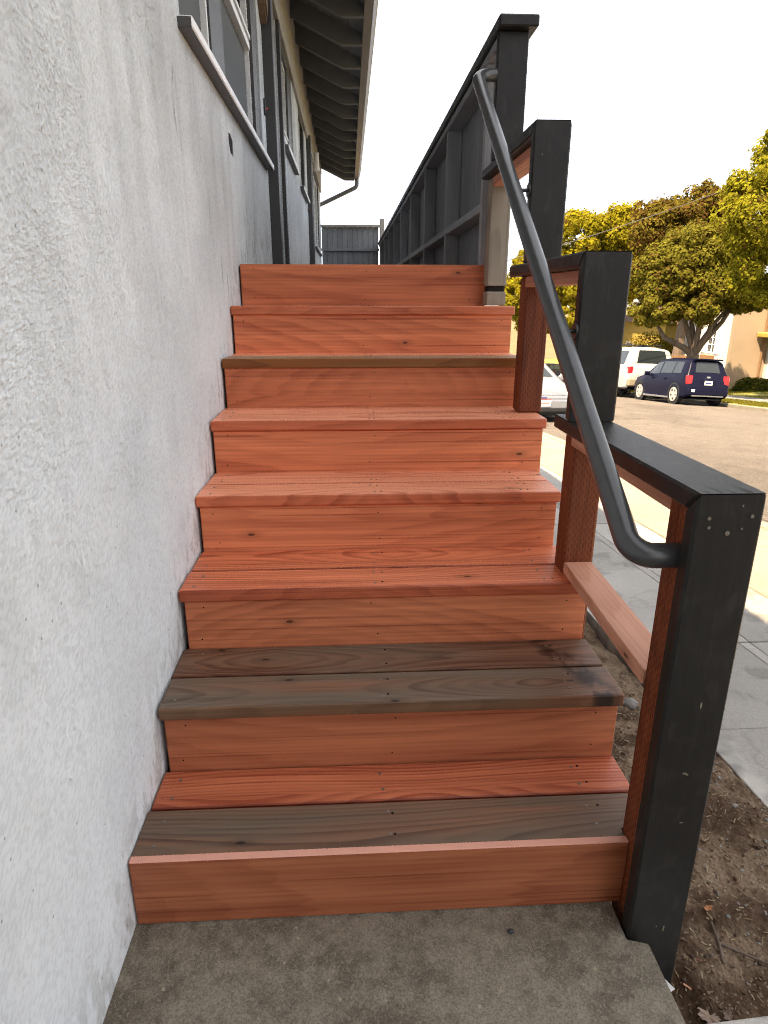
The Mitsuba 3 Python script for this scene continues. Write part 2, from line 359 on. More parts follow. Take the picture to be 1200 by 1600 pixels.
# cars
def carpaint(rgb, metallic=0.3): return principled(rgb, 0.3, metallic=metallic, clearcoat=0.35, clearcoat_gloss=0.95, specular=0.22)
scene["paint_navy"] = principled((0.006, 0.0065, 0.021), 0.35, specular=0.10, clearcoat=0.12, clearcoat_gloss=0.95)
scene["paint_white"] = carpaint((0.42, 0.42, 0.41), 0.1)
scene["paint_silver"] = carpaint((0.30, 0.31, 0.33), 0.5)
scene["paint_black"] = carpaint((0.008, 0.008, 0.009), 0.2)
scene["paint_red"] = carpaint((0.22, 0.012, 0.012), 0.2)
scene["paint_beige"] = carpaint((0.30, 0.25, 0.18), 0.1)
scene["car_glass"] = principled((0.02, 0.025, 0.028), 0.06, specular=0.8)
scene["rubber"] = principled((0.014, 0.014, 0.014), 0.8)
scene["wheel_alloy"] = principled((0.50, 0.49, 0.46), 0.3, metallic=0.4)
scene["chrome"] = principled((0.55, 0.57, 0.62), 0.15, metallic=0.9)
scene["tail_red"] = principled((0.42, 0.012, 0.02), 0.12, clearcoat=1.0)
scene["lamp_clear"] = principled((0.55, 0.56, 0.56), 0.1, clearcoat=1.0)
scene["black_plastic"] = principled((0.016, 0.016, 0.017), 0.5)
scene["plate_white"] = principled((0.62, 0.60, 0.58), 0.5)
scene["plate_ink"] = principled((0.05, 0.06, 0.16), 0.5)
scene["emblem_blue"] = principled((0.10, 0.11, 0.22), 0.3)
scene["plate_text_red"] = principled((0.42, 0.20, 0.20), 0.5)
scene["plate_red"] = principled((0.45, 0.05, 0.05), 0.5)

# far house
scene["stucco_tan"] = principled(lambda p, n, uv: mix((0.30, 0.225, 0.15), (0.35, 0.265, 0.18), fbm(p.x * 2, p.y * 2, p.z * 2, 4)), 0.9)
scene["stucco_cream"] = principled(lambda p, n, uv: mix((0.55, 0.53, 0.49), (0.60, 0.58, 0.53), fbm(p.x * 2, p.y * 2, p.z * 2, 4)), 0.9)
scene["ochre"] = principled((0.40, 0.28, 0.06), 0.8)
scene["roof_tile"] = principled((0.16, 0.09, 0.06), 0.8)
scene["fence_brown"] = principled((0.22, 0.12, 0.055), 0.8)
scene["pole_brown"] = principled((0.20, 0.12, 0.065), 0.9)
scene["wire_grey"] = principled((0.10, 0.10, 0.10), 0.6)
scene["plaque_brown"] = bumped(lambda p, n, uv: mix((0.10, 0.055, 0.03), (0.20, 0.125, 0.07), fbm(p.y * 60, p.z * 18, 1.0)), lambda p, n, uv: 0.012 * fbm(p.y * 55, p.z * 16, 2.0, 3), 0.6, eps=2e-3)
scene["lamp_white"] = principled((0.72, 0.70, 0.66), 0.4)

# ------------------------------------------------------------------ terrain
BY = np.array([-80.0, 0.0, 10.0, 70.0, 90.0])
BZ = np.array([3.0, -0.20, -0.95, -6.2, -6.4])
def base_z(y): return np.interp(y, BY, BZ)
def ground_z(x, y):
    """height of the finished surface: walks, road with its cross fall, far verge"""
    x, y = np.asarray(x, float), np.asarray(y, float)
    c = np.interp(x, [4.0, 4.001, 9.0, 14.7, 14.701, 16.0, 30, 60], [0.0, -0.12, -0.12, -0.43, -0.30, -0.27, -0.1, 0.0])
    return base_z(y) + c

def sheet(xs, ys, dz=0.0, fn=None):
    X, Y = np.meshgrid(xs, ys)
    Z = (ground_z(X, Y) if fn is None else fn(X, Y)) + dz
    v = np.stack([X.ravel(), Y.ravel(), Z.ravel()], 1)
    nx, ny = len(xs), len(ys); i = np.arange(nx * (ny - 1)).reshape(ny - 1, nx)[:, :-1].ravel()
    f = np.vstack([np.stack([i, i + 1, i + nx + 1], 1), np.stack([i, i + nx + 1, i + nx], 1)])
    return trimesh.Trimesh(v, f, process=False)

YS = np.r_[-80, np.arange(-20, 0, 2.0), np.arange(0, 71, 2.0), 80, 90]
struct("ground", sheet(np.r_[-150, -60, -20, -2, 0, 1.2, 4, 9, 14.7, 16, 30, 60, 160, 400], np.r_[-400, YS, 150, 600], fn=lambda X, Y: base_z(Y) - 0.62 - 0 * X), "far_soil", label="dry brown open ground around the street")
struct("road", sheet(np.r_[4.15, 6, 9, 11, 13, 14.55], YS), "asphalt", label="sunlit tan asphalt street running downhill")

def slab_on(x0, x1, y0, y1, thick, dz=0.0, b=0.006):
    """concrete panel that follows the slope"""
    m = bevbox((x0, y0, -thick), (x1, y1, 0), b)
    v = np.array(m.vertices); v[:, 2] += ground_z(np.clip(v[:, 0], None, 3.99) if x1 < 4.3 else v[:, 0], v[:, 1]) + dz
    return trimesh.Trimesh(v, m.faces, process=False)

labels["sidewalk"] = {"kind": "structure", "label": "shaded grey concrete pavement of scored slabs beside the stairs"}
scene["sidewalk"] = mikit.ply(sheet(np.r_[1.86, 4.0], YS, -0.09, fn=lambda X, Y: base_z(Y)), "dirt")
joints = [-3.4, -1.9, -0.45, 0.96, 1.72, 2.85, 4.07, 5.3, 6.5, 7.7, 8.9, 10.1, 11.3, 12.5, 13.7, 14.9, 16.1, 17.3]
for k, (y0, y1) in enumerate(zip(joints[:-1], joints[1:])):
    for (x0, x1) in ((1.86, 2.488), (2.4915, 2.548), (2.5515, 3.02)):
        m = slab_on(x0, x1, y0 + 0.004, y1 - 0.004, 0.10, b=0.003)
        v = np.array(m.vertices); v[:, 2] += 0.008 * (((k * 7) % 5) / 5 - 0.5); m = trimesh.Trimesh(v, m.faces, process=False)
        obj("slab", m, "walk_concrete", "sidewalk", uv=tagged(m, 0.95 if k == 2 else 0.5))
for k, (y0, y1) in enumerate(zip(np.arange(-4, 60, 2.44)[:-1], np.arange(-4, 60, 2.44)[1:])):
    m = slab_on(3.035, 3.98, y0 + 0.005, y1 - 0.005, 0.10); obj("slab", m, "strip_concrete", "sidewalk", uv=tagged(m))
labels["kerb"] = {"kind": "structure", "label": "pale concrete kerb along the near side of the street"}
scene["kerb"] = mikit.ply(join([slab_on(3.99, 4.148, y, y + 3.03, 0.30, dz=0.004, b=0.02) for y in np.arange(-6, 60, 3.05)]), "strip_concrete")
labels["far_kerb"] = {"kind": "structure", "label": "concrete kerb on the far side of the street"}
def strip(x0, x1, y0, y1, thick, dz=0.0):
    ys = np.arange(y0, y1 + .01, 2.0); ms = []
    for a, b_ in zip(ys[:-1], ys[1:]):
        m = bevbox((x0, a, -thick), (x1, b_ - 0.01, 0), 0.015); v = np.array(m.vertices)
        v[:, 2] += ground_z(np.full(len(v), max(x0, 14.71)), v[:, 1]) + dz; ms.append(trimesh.Trimesh(v, m.faces, process=False))
    return join(ms)
scene["far_kerb"] = mikit.ply(strip(14.56, 14.72, -10, 64, 0.30), "strip_concrete")
struct("verge", sheet(np.r_[14.72, 15.4, 16.0], YS), "lawn_soil", label="patchy grass verge beyond the parked cars")
labels["far_sidewalk"] = {"kind": "structure", "label": "grey pavement across the street behind the blue car"}
scene["far_sidewalk"] = mikit.ply(sheet(np.r_[16.0, 17.3], YS, 0.012), "far_walk", uv=None)
struct("lawn", sheet(np.r_[17.3, 20, 24, 30, 60], YS), "lawn_soil", label="dry yellow green lawn in front of the tan house")

# dirt bed beside the stairs
rng = np.random.default_rng(5)
def dirt_z(X, Y):
    P = np.stack([X, Y, 0 * X], -1)
    z = base_z(Y) + 0.010 - 0.055 * np.clip((Y - 0.9) / 0.5, 0, 1)
    z += 0.05 * (meshkit.fbm(P * 5.5, 4, 2) - 0.5) + 0.022 * (meshkit.fbm(P * 26, 3, 8) - 0.5) + 0.010 * (meshkit.noise(P * 75, 4) - 0.5)
    z += 0.045 * np.exp(-((X - 1.72) ** 2 / 0.012 + (Y - 0.42) ** 2 / 0.03))          # small mound by the pavement edge
    z -= 0.05 * np.exp(-((X - 1.60) ** 2 / 0.005 + (Y - 0.52) ** 2 / 0.01))
    z -= 0.06 * np.exp(-((X - 1.235) ** 2 / 0.004 + (Y + 0.10) ** 2 / 0.02))          # hollow at the foot of the post
    z -= 0.05 * np.clip((X - 1.83) / 0.04, 0, 1)
    return z
struct("dirt_bed", sheet(np.linspace(0.02, 1.9, 190), np.linspace(-1.2, 2.6, 330), fn=dirt_z), "dirt", label="bare brown dirt between the stairs and the pavement", smooth=True)
struct("dirt_yard", sheet(np.r_[-0.5, 0.5, 1.3, 1.88], np.r_[2.5, 4, 8, 14, 20, 30], -0.05, fn=lambda X, Y: base_z(Y)), "dirt", label="bare dirt under the raised walkway")

# landing slab with a notch for the post
poly = sg.Polygon([(0.0, -2.6), (1.142, -2.6), (1.142, -0.105), (1.098, -0.092), (1.098, 0.03), (0.0, 0.03)])
m = trimesh.creation.extrude_polygon(poly.buffer(-0.006).buffer(0.006, join_style=1), 0.16, engine="earcut"); m.apply_translation([0, 0, -0.16])
struct("landing_slab", m, "landing_concrete", label="dark stained concrete landing at the foot of the stairs")
kerb_y = -0.163
m = bevbox((1.165, kerb_y - 0.35, -0.34), (1.86, kerb_y, -0.172), 0.008); v = np.array(m.vertices); v[:, 1] += (v[:, 0] - 1.2) * 0.06
m = trimesh.Trimesh(v, m.faces, process=False)
struct("path_edge", m, "walk_concrete", label="pale concrete edge beyond the dirt, lower right corner", uv=tagged(m, 0.9))

# ------------------------------------------------------------------ staircase
Yf = [0.0, 0.2994, 0.5907, 0.8911, 1.1877, 1.4912, 1.7839, 2.0765]
Zt = [0.1812, 0.3698, 0.5577, 0.7475, 0.9373, 1.1278, 1.3222, 1.5037]
XR = [1.121, 1.2098, 1.2107, 1.1975, 1.2225, 1.215, 1.2279, 1.1539]
TH = 0.0366
st = thing("wooden_staircase", "redwood staircase of eight steps climbing beside the white stucco wall", "staircase")
RL = [0.0, 0.012, 0.012, 0.008, 0.008, 0.008, 0.006, 0.004]
rise_tone_shade = [-0.42, -0.34, 0.15, 0.45, 0.50, 0.12, 0.55, 0.12]  # board tones; lowest two darkened to paint in the dimmer light there
for i in range(8):
    zb = Zt[i - 1] if i else 0.0
    top = Zt[i] - ((TH + 0.003 if i < 5 else TH) if 0 < i < 7 else 0.0)
    xr = XR[i] - (0.010 if 0 < i < 7 else 0.0)
    board("riser", (0.004 + RL[i], Yf[i], zb + (-0.034 if i else 0.002)), (xr, Yf[i] + 0.019, top), "redwood_riser" if i else "redwood_raw_lit_edge", st, tone=rise_tone_shade[i], b=0.002)
tm = [("weathered_tread", "redwood_tread"), ("weathered_stained_tread", "weathered_stained_tread"), ("redwood_tread", "redwood_tread"),
      ("salmon_tread", "salmon_tread"), ("salmon_tread", "salmon_tread"), ("golden_tread", "salmon_tread"), ("salmon_tread", "salmon_tread")]
tt = [(0.60, 0.32), (0.5, 0.45), (0.72, 0.58), (0.62, 0.5), (0.60, 0.52), (0.6, 0.65), (0.45, 0.45)]
tl = [("weathered brown front board of the lowest step", "orange red back board of the lowest step"), ("weathered front board of the second step with a dark smear", "weathered back board of the second step"), None, None, None, ("sun bleached golden front board of the sixth step", None), None]
screws, holes = [], []
for i in range(7):
    y0 = Yf[i] - 0.0105 if i else 0.0205
    y1 = Yf[i + 1] - 0.0035
    z = Zt[i] if i else Zt[i] - 0.006
    ym = y0 + 0.140 if i else y0 + 0.134
    w = 0.012
    for k, (a, b_) in enumerate(((y0, ym), (ym + w, y1))):
        dz = 0.0 if k == 0 else -0.0025
        xr = XR[i] - (0.0 if k == 0 else 0.004 * ((i * 3) % 3))
        x0 = 0.003 + (0.002 * ((i * 5 + k) % 3))
        if i == 0:
            xr = 1.203
            if k == 0:
                pg = sg.Polygon([(x0, a), (1.1205, a), (1.1205, 0.0465), (xr, 0.0465), (xr, b_), (x0, b_)])
                m = trimesh.creation.extrude_polygon(pg, TH, engine="earcut"); m.apply_translation([0, 0, z - TH])
                obj("tread_board", m, tm[0][0], st, uv=tagged(m, tt[0][0]), label=tl[0][0])
        if (i, k) != (0, 0): board("tread_board", (x0, a, z - TH), (xr, b_, z + dz), tm[i][k], st, tone=tt[i][k], b=0.004 if k == 0 else 0.003, label=tl[i] and tl[i][k])
        yy = [a + 0.035, b_ - 0.035]
        for x in (0.05, 0.575, min(xr, 1.12) - 0.045):
            for y in yy:
                c = trimesh.creation.cylinder(0.0042, 0.0012, sections=12); c.apply_translation([x + rng.normal(0, 0.006), y + rng.normal(0, 0.004), z + dz + 0.0003])
                screws.append(c)
                if x > 0.5 and rng.random() < 0.75:
                    c = trimesh.creation.cylinder(0.0034, 0.001, sections=10); c.apply_translation([x + 0.02 + rng.normal(0, 0.004), y, z + dz + 0.0003]); holes.append(c)
for i in range(1, 8):
    zb, top = Zt[i - 1], Zt[i] - (TH if i < 7 else 0)
    for x in (0.06, 0.575 + 0.02 * (i % 2), XR[i] - 0.07):
        for z in (zb + 0.03, top - 0.022):
            c = trimesh.creation.cylinder(0.0022, 0.001, sections=10); c.apply_transform(trimesh.transformations.rotation_matrix(math.pi / 2, [1, 0, 0]))
            c.apply_translation([x + rng.normal(0, 0.008), Yf[i] - 0.0003, z + rng.normal(0, 0.004)]); holes.append(c)
obj("screw_heads", join(screws), "screw_metal", st, kind="stuff")
obj("nail_holes", join(holes), "nail_hole", st, kind="stuff")
# saw tooth stringers under the boards
for x in (0.03, 0.56, 1.150):
    pts = [(0.022, -0.02), (0.022, Zt[0] - 0.044)] if x < 1 else [(Yf[1] + .0195, -0.25), (Yf[1] + .0195, Zt[1] - TH - .002)]
    for i in range(1 if x < 1 else 2, 8):
        pts += [(Yf[i] + 0.0195, Zt[i - 1] - 0.044), (Yf[i] + 0.0195, Zt[i] - TH - 0.002)]
    pts += [(2.22, Zt[7] - TH - 0.002), (2.22, Zt[7] - 0.9 if x > 1 else Zt[7] - .35), (0.60, -0.30) if x > 1 else (0.30, -0.02)]
    if x > 1: pts = [p for p in pts if p[0] < 1.97] + [(1.97, 0.9), (0.62, -0.28)]
    m = extrude_yz(sg.Polygon(pts), x, x + 0.038); obj("stringer", m, "treated_post", st, uv=tagged(m))
for k in range(7):
    y0 = 2.0965 + k * 0.146
    board("landing_board", (0.003, y0, Zt[7] - 0.040), (1.135, y0 + 0.140, Zt[7] - 0.003), "weathered_tread", st)
board("added_back_panel", (0.003, 2.40, -0.85), (1.22, 2.44, Zt[7] - 0.045), "treated_post", st)  # unseen panel added to stop light leaking through the nosing gaps
board("landing_deck", (0.003, 3.12, Zt[7] - 0.04), (1.20, 12.2, Zt[7] - 0.004), "weathered_tread", st)

# ------------------------------------------------------------------ guard railing
gr = thing("guard_railing", "stepped guard railing with charcoal caps and redwood posts on the right of the stairs", "railing")
def cladding(y0, y1, x0, x1, z0, z1, mitre=True, name="post_cladding", **kw):
    p = [(y0, z0), (y1, z0), (y1, z1 - (y1 - y0)), (y0, z1)] if mitre else [(y0, z0), (y1, z0), (y1, z1), (y0, z1)]
    m = extrude_yz(sg.Polygon(p), x0, x1)
    return obj(name, m, "charcoal_paint", gr, uv=tagged(m), **kw)
def prism_bev(poly_yz, x0, x1, b):
    """extruded yz polygon with its outline eased towards both ends"""
    inner = poly_yz.buffer(-b, join_style=2)
    a, c = np.array(poly_yz.exterior.coords)[:-1], np.array(inner.exterior.coords)[:-1]
    v = [(x0, *p) for p in c] + [(x0 + b, *p) for p in a] + [(x1 - b, *p) for p in a] + [(x1, *p) for p in c]
    return trimesh.convex.convex_hull(np.array(v))
def cap_and_clad(y0, t, x0, x1, zbot, ztop, y_end, clad_label=None):
    """upright board with a flat cap board mitred onto its head"""
    e = 0.0007
    clad = sg.Polygon([(y0, zbot), (y0 + t, zbot), (y0 + t, ztop - t - e), (y0 + .001, ztop - 2 * e - .001)])
    cap = sg.Polygon([(y0 + e, ztop), (y_end, ztop), (y_end, ztop - t), (y0 + t + e, ztop - t)])
    for nm, pg in (("post_cladding", clad), ("cap_rail", cap)):
        m = prism_bev(sg.polygon.orient(pg), x0, x1, 0.005); obj(nm, m, "charcoal_paint", gr, uv=tagged(m))
T38 = 0.038
cap_and_clad(-0.085, T38, 1.103, 1.228, -0.30, 1.030, 0.735)
cap_and_clad(0.600, T38, 1.102, 1.229, 1.0315, 1.467, 1.395)
cap_and_clad(1.200, T38, 1.110, 1.233, 1.4685, 1.898, 2.060)
board("post_cladding", (1.110, 1.835, 1.8995), (1.232, 1.872, 2.3515), "charcoal_paint", gr, b=0.004)
# redwood posts
board("post", (1.122, -0.046, -0.35), (1.211, 0.045, 0.9905), "treated_post", gr, b=0.006)
board("post", (1.142, 0.645, -0.4), (1.231, 0.735, 0.9905), "treated_post", gr, b=0.006)
board("post", (1.146, 0.6385, 1.0315), (1.226, 0.728, 1.4285), "treated_post", gr, b=0.006)
board("post", (1.146, 1.305, 0.9380), (1.235, 1.395, 1.4285), "treated_post", gr, b=0.006)
board("post", (1.150, 1.2390, 1.4685), (1.230, 1.327, 1.8590), "treated_post", gr, b=0.006)
m1 = bevbox((1.143, 1.985, 1.3235), (1.233, 2.0755, 1.385), 0.004); obj("post", m1, "aged_post", gr, uv=tagged(m1), label="weathered grey post beside the top step")
m1 = bevbox((1.143, 1.985, 1.409), (1.233, 2.0755, 1.8590), 0.004); _ids[0] -= 1; obj("post", m1, "aged_post", gr, uv=tagged(m1), label="weathered grey post beside the top step, above the rotted gap")
b1 = bevbox((1.150, 1.997, 1.38), (1.228, 2.07, 1.415), 0.006); b1 = b1.subdivide().subdivide()
b1.vertices += 0.010 * (np.stack([meshkit.noise(b1.vertices * 60, s) for s in (1, 2, 3)], 1) - 0.5); obj("rotted_wood", b1, "nail_hole", gr, label="dark rotted gap in the grey post")
# boards under the caps and the low rail
board("under_rail", (1.128, 0.0465, 0.955), (1.205, 0.6435, 0.9912), "raw_redwood_rail", gr, tone=0.45)
board("under_rail", (1.140, 0.7295, 1.392), (1.222, 1.304, 1.4283), "raw_redwood_rail", gr, tone=0.2)
board("under_rail", (1.146, 1.328, 1.8225), (1.226, 1.984, 1.8588), "raw_redwood_rail", gr, tone=0.35)
m = bevbox((1.1405, 0.0465, 0.5625), (1.226, 0.6435, 0.598), 0.003)
v = np.array(m.vertices); v[:, 0] -= 0.022 * (0.6435 - v[:, 1]) / 0.6; m = trimesh.Trimesh(v, m.faces, process=False)
obj("lower_rail", m, "raw_redwood_rail", gr, uv=tagged(m, 0.62), label="pale raw redwood board between the two lowest posts")
# screws and filled holes on the front of the lowest post, cracks in its cap
sc = []
for x, z, r in ((1.128, 0.985, .0035), (1.130, 0.968, .003), (1.165, 0.957, .0045), (1.205, 0.988, .0035), (1.19, 0.965, .002)):
    c = trimesh.creation.cylinder(r, 0.0012, sections=14); c.apply_transform(trimesh.transformations.rotation_matrix(math.pi / 2, [1, 0, 0])); c.apply_translation([x, -0.0853, z]); sc.append(c)
obj("screw_heads", join(sc), "screw_metal", gr, kind="stuff")
ck = []
for x, l in ((1.123, .02), (1.146, .05), (1.168, .025), (1.192, .035), (1.20, .06)):
    p = np.array([(x, -0.0800, 1.0304), (x + .0026, -0.0800, 1.0304), (x - .008 * l / .05, -0.080 + l, 1.0304)]); ck.append(trimesh.Trimesh(p, [[0, 1, 2]], process=False))
obj("cap_cracks", join(ck), "nail_hole", gr, kind="stuff")
ck = []
for x, z, w, h in ((1.175, 0.60, .0022, .008), (1.166, 0.44, .005, .0022), (1.172, 0.437, .003, .002), (1.178, 0.315, .004, .0018), (1.182, 0.02, .0018, .010), (1.150, -0.045, .014, .0010)):
    q = rng.normal(0, .25, (9, 2)) ; th = np.linspace(0, 2 * np.pi, 9, endpoint=False)
    pp = np.stack([x + w * (1 + .3 * q[:, 0]) * np.cos(th), np.full(9, -0.0853), z + h * (1 + .3 * q[:, 1]) * np.sin(th)], 1)
    ck.append(trimesh.Trimesh(np.vstack([pp, pp.mean(0)]), [[k, (k + 1) % 9, 9] for k in range(9)], process=False))
obj("paint_chips", join(ck), "chip_wood", gr, kind="stuff")

hr = thing("pipe_handrail", "round dark grey metal pipe handrail, bent into the posts at both ends", "handrail")
path = fillet([(1.1215, -0.018, 0.889), (1.030, -0.018, 0.889), (1.030, 1.845, 2.205), (1.1095, 1.850, 2.205)], 0.085, 12)
path = subdiv(path, 0.12)
obj("pipe", tube(path, 0.0242, 28), "pipe_paint", hr, smooth=40)
for (y, zc, x1) in ((0.615, 1.345, 1.1025), (1.215, 1.769, 1.1105)):
    q = fillet([(1.030, y, zc - 0.022), (1.030, y, zc - 0.075), (x1 - .001, y, zc - 0.075)], 0.03, 6)
    br = obj("bracket", tube(q, 0.006, 10), "black_iron", hr, smooth=40)
    c = trimesh.creation.cylinder(0.022, 0.005, sections=20); c.apply_transform(trimesh.transformations.rotation_matrix(math.pi / 2, [0, 1, 0])); c.apply_translation([x1 - .003, y, zc - 0.075])
    obj("flange", c, "black_iron", br, smooth=40)

# ------------------------------------------------------------------ side fence
fe = thing("board_fence", "long charcoal wooden fence with exposed studs running along the walkway", "fence")
ZF0, ZF1, XS = 1.40, 2.315, 1.120
studs = [2.082, 3.24, 4.42, 5.62, 6.88, 8.03, 9.2, 10.4, 11.6]
for y in studs:
    board("stud", (XS, y, ZF0), (XS + 0.088, y + 0.040, ZF1 - 0.002), "fence_paint", fe, tone=0.85)  # raised tone stands in for light on the stud faces
board("top_plate", (XS - 0.002, 1.874, ZF1), (XS + 0.088, 12.2, ZF1 + 0.036), "fence_paint", fe)
board("fence_cap", (XS - 0.018, 1.790, ZF1 + 0.0375), (1.258, 12.25, ZF1 + 0.078), "charcoal_paint", fe, b=0.005)
for a, b_ in zip(studs, studs[1:] + [12.2]):
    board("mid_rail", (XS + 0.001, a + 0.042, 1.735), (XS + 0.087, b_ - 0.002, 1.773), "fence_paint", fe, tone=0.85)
board("corner_stud", (1.128, 1.876, 1.8995), (1.205, 1.98, ZF1 - 0.002), "fence_paint", fe)
y = 2.08
while y < 12.15:
    board("fence_board", (XS + 0.090, y, ZF0), (XS + 0.106, y + 0.082, ZF1 + 0.03), "fence_paint", fe, tone=0.42, b=0.004); y += 0.088  # lowered tone paints the boards as shaded behind the studs
obj("added_dark_backing", mesh_box((XS + 0.107, 2.08, ZF0), (XS + 0.113, 12.2, ZF1 + 0.03)), "trim_paint", fe)  # dark sheet added to block light between the boards
bf = thing("back_fence", "short charcoal board fence closing the far end of the walkway", "fence")
for k in range(11):
    board("fence_board", (0.03 + k * 0.0985, 12.33, 1.40), (0.03 + k * 0.0985 + 0.094, 12.35, 2.665), "fence_paint", bf, b=0.004)
obj("added_dark_backing", mesh_box((0.03, 12.351, 1.40), (1.11, 12.357, 2.66)), "trim_paint", bf)  # same added sheet, keeps the board gaps dark
board("fence_cap", (0.01, 12.24, 2.668), (1.145, 12.37, 2.705), "frieze_paint", bf)
board("mid_rail", (0.01, 12.27, 2.245), (1.13, 12.328, 2.29), "fence_paint", bf)
board("edge_stud", (0.025, 12.27, 1.40), (0.06, 12.328, 2.243), "fence_paint", bf)
board("edge_stud", (0.025, 12.27, 2.292), (0.06, 12.328, 2.667), "fence_paint", bf)
board("fence_post", (1.146, 12.255, 1.40), (1.225, 12.345, 2.82), "frieze_paint", bf, b=0.006)

# ------------------------------------------------------------------ the house
ho = thing("white_house", "white stucco house wall with dark trimmed windows and deep eaves on the left", "house")
WY0, WY1, WZ1 = -4.24, 12.6, 3.40
openings = dict(w1=(1.26, 3.33, 2.165, 3.30), vent=(2.045, 2.16, 1.955, 2.035), d1=(3.66, 4.52, Zt[7], 3.30), w2=(4.86, 5.92, 2.555, 3.30), w3=(6.78, 7.80, 2.54, 3.30), d2=(8.30, 9.10, Zt[7], 3.30), w4=(9.95, 11.95, 2.16, 3.30))
wall = sg.box(WY0, -0.9, WY1, WZ1)
for k, (a, b_, c, d) in openings.items():
    hole = sg.box(a, c, b_, d)
    if k == "vent":
        hole = sg.Polygon([(a, c + .035), (a + .03, c + .003), (b_ - .01, c), (b_, c + .06), (a + .06, d), (a + .002, d - .004)])
    wall = wall.difference(hole)
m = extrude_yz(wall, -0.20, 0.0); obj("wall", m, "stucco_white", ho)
obj("end_wall", mesh_box((-6.0, WY1 - 0.2, -1.0), (-0.201, WY1, 3.7)), "stucco_white", ho)
obj("end_wall", mesh_box((-6.0, WY0, -1.0), (-0.201, WY0 + .2, 3.7)), "stucco_white", ho)
obj("vent_shade_block", mesh_box((-0.19, 2.03, 1.94), (-0.0025, 2.18, 2.05)), "hole_shade_black", ho, label="black block painting the shade in a small ragged stucco hole under the window")  # black block just behind the wall face stands for shade inside
board("frieze_board", (0.0, WY0, 3.302), (0.028, WY1, 3.70), "frieze_paint", ho, b=0.004)
obj("upper_wall", mesh_box((-0.2, WY0, 3.401), (-0.001, WY1, 3.95)), "stucco_white", ho)

obj("added_wing", mesh_box((-6.0, -11.0, -1.0), (1.6, -4.25, 4.1)), "stucco_white", ho)  # unseen wing, added to cut the light from behind the camera
obj("added_wing_roof", trimesh.convex.convex_hull(np.array([(-6.5, -11.5, 4.1), (2.2, -11.5, 4.1), (2.2, -3.75, 4.1), (-6.5, -3.75, 4.1), (-4.0, -7.6, 5.6), (-.5, -7.6, 5.6)])), "roof_tile", ho)  # roof of the added light-cutting wing

def frame(y0, y1, z0, z1, x0, x1, w):
    o = sg.box(y0, z0, y1, z1).difference(sg.box(y0 + w, z0 + w, y1 - w, z1 - w))
    return extrude_yz(o, x0, x1)
def window(key, sashes, casing=0.014, sill_l=0.04, sill_r=0.17, sill_x=0.046, sill_t=0.034):
    a, b_, c, d = openings[key]
    f = frame(a - .0005, b_ + .0005, c - .0005, d + .0005, -0.10, -0.012, casing)
    w = obj("window", f, "trim_paint", ho)
    obj("pane", mesh_box((-0.098, a + .01, c + .01), (-0.092, b_ - .01, d - .01)), "dark_glass", w)
    for (y0, y1, meet) in sashes:
        obj("sash", frame(y0, y1, c + 0.012, d - 0.02, -0.060, -0.028, 0.024), "white_trim", w)
        obj("screen", mesh_box((-0.055, y0 + .02, c + .03), (-0.051, y1 - .02, meet or d - .04)), "screen_mesh", w)
        if meet:
            obj("meeting_rail", mesh_box((-0.058, y0 + .022, meet), (-0.020, y1 - .022, meet + .035)), "white_trim", w)
            obj("meeting_rail", mesh_box((-0.045, y0 + .022, meet + .05), (-0.014, y1 - .022, meet + .07)), "white_trim", w)
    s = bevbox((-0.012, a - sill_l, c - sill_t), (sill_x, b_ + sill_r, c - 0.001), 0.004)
    obj("window_sill", s, "sill_lit_shaded", ho, uv=tagged(s))
    return w
scene["sill_lit_shaded"] = principled(lambda p, n, uv: dr.select((n.z > 0.5) | (n.x > 0.5), mi.Color3f(0.78, 0.78, 0.77), mi.Color3f(0.075, 0.073, 0.072)), 0.5)  # pale front and top, dark underside and ends: lighting put into the colour
a, b_, c, d = openings["w1"]
w1 = window("w1", [(1.275, 1.90, None), (2.20, 3.13, 2.66)])
obj("mullion", mesh_box((-0.09, 1.905, c + .001), (-0.020, 2.195, d - .001)), "trim_paint", w1)
obj("jamb", mesh_box((-0.09, 3.135, c + .001), (-0.010, 3.31, d - .001)), "trim_paint", w1)
w2 = window("w2", [(4.93, 5.55, 2.66)], sill_r=0.10)
obj("jamb", mesh_box((-0.09, 5.555, 2.556), (-0.010, 5.86, 3.299)), "trim_paint", w2)
window("w3", [(6.85, 7.40, None)], sill_r=0.10)
window("w4", [(10.02, 10.9, None), (11.0, 11.9, None)], sill_r=0.1)
for (dk, y0, y1) in (("d1", 3.66, 4.52), ("d2", 8.30, 9.10)):
    dd = obj("door", mesh_box((-0.12, y0 + .03, Zt[7]), (-0.07, y1 - .03, 3.24)), "trim_paint", ho)
    obj("door_panel", join([bevbox((-0.0705, y0 + .12 + k * .31, Zt[7] + z0), (-0.060, y0 + .36 + k * .31, Zt[7] + z1), .006) for k in (0, 1) for z0, z1 in ((.15, .75), (.9, 1.6))]), "trim_paint", dd)
    obj("door_knob", trimesh.creation.icosphere(2, 0.028).apply_translation([-0.03, y0 + .09, Zt[7] + 0.95]), "screw_metal", dd, smooth=True)
for (y0, y1, px) in ((3.555, 3.658, 0.066), (8.205, 8.298, 0.060)):
    m = bevbox((-0.02, y0, Zt[7] - .003), (px, y1, 3.34), 0.004); obj("door_casing", m, "trim_paint", ho)
for (y0, y1) in ((4.522, 4.60), (9.102, 9.17)):
    obj("door_casing", bevbox((-0.02, y0, Zt[7] - .003), (0.03, y1, 3.30), 0.004), "trim_paint", ho)
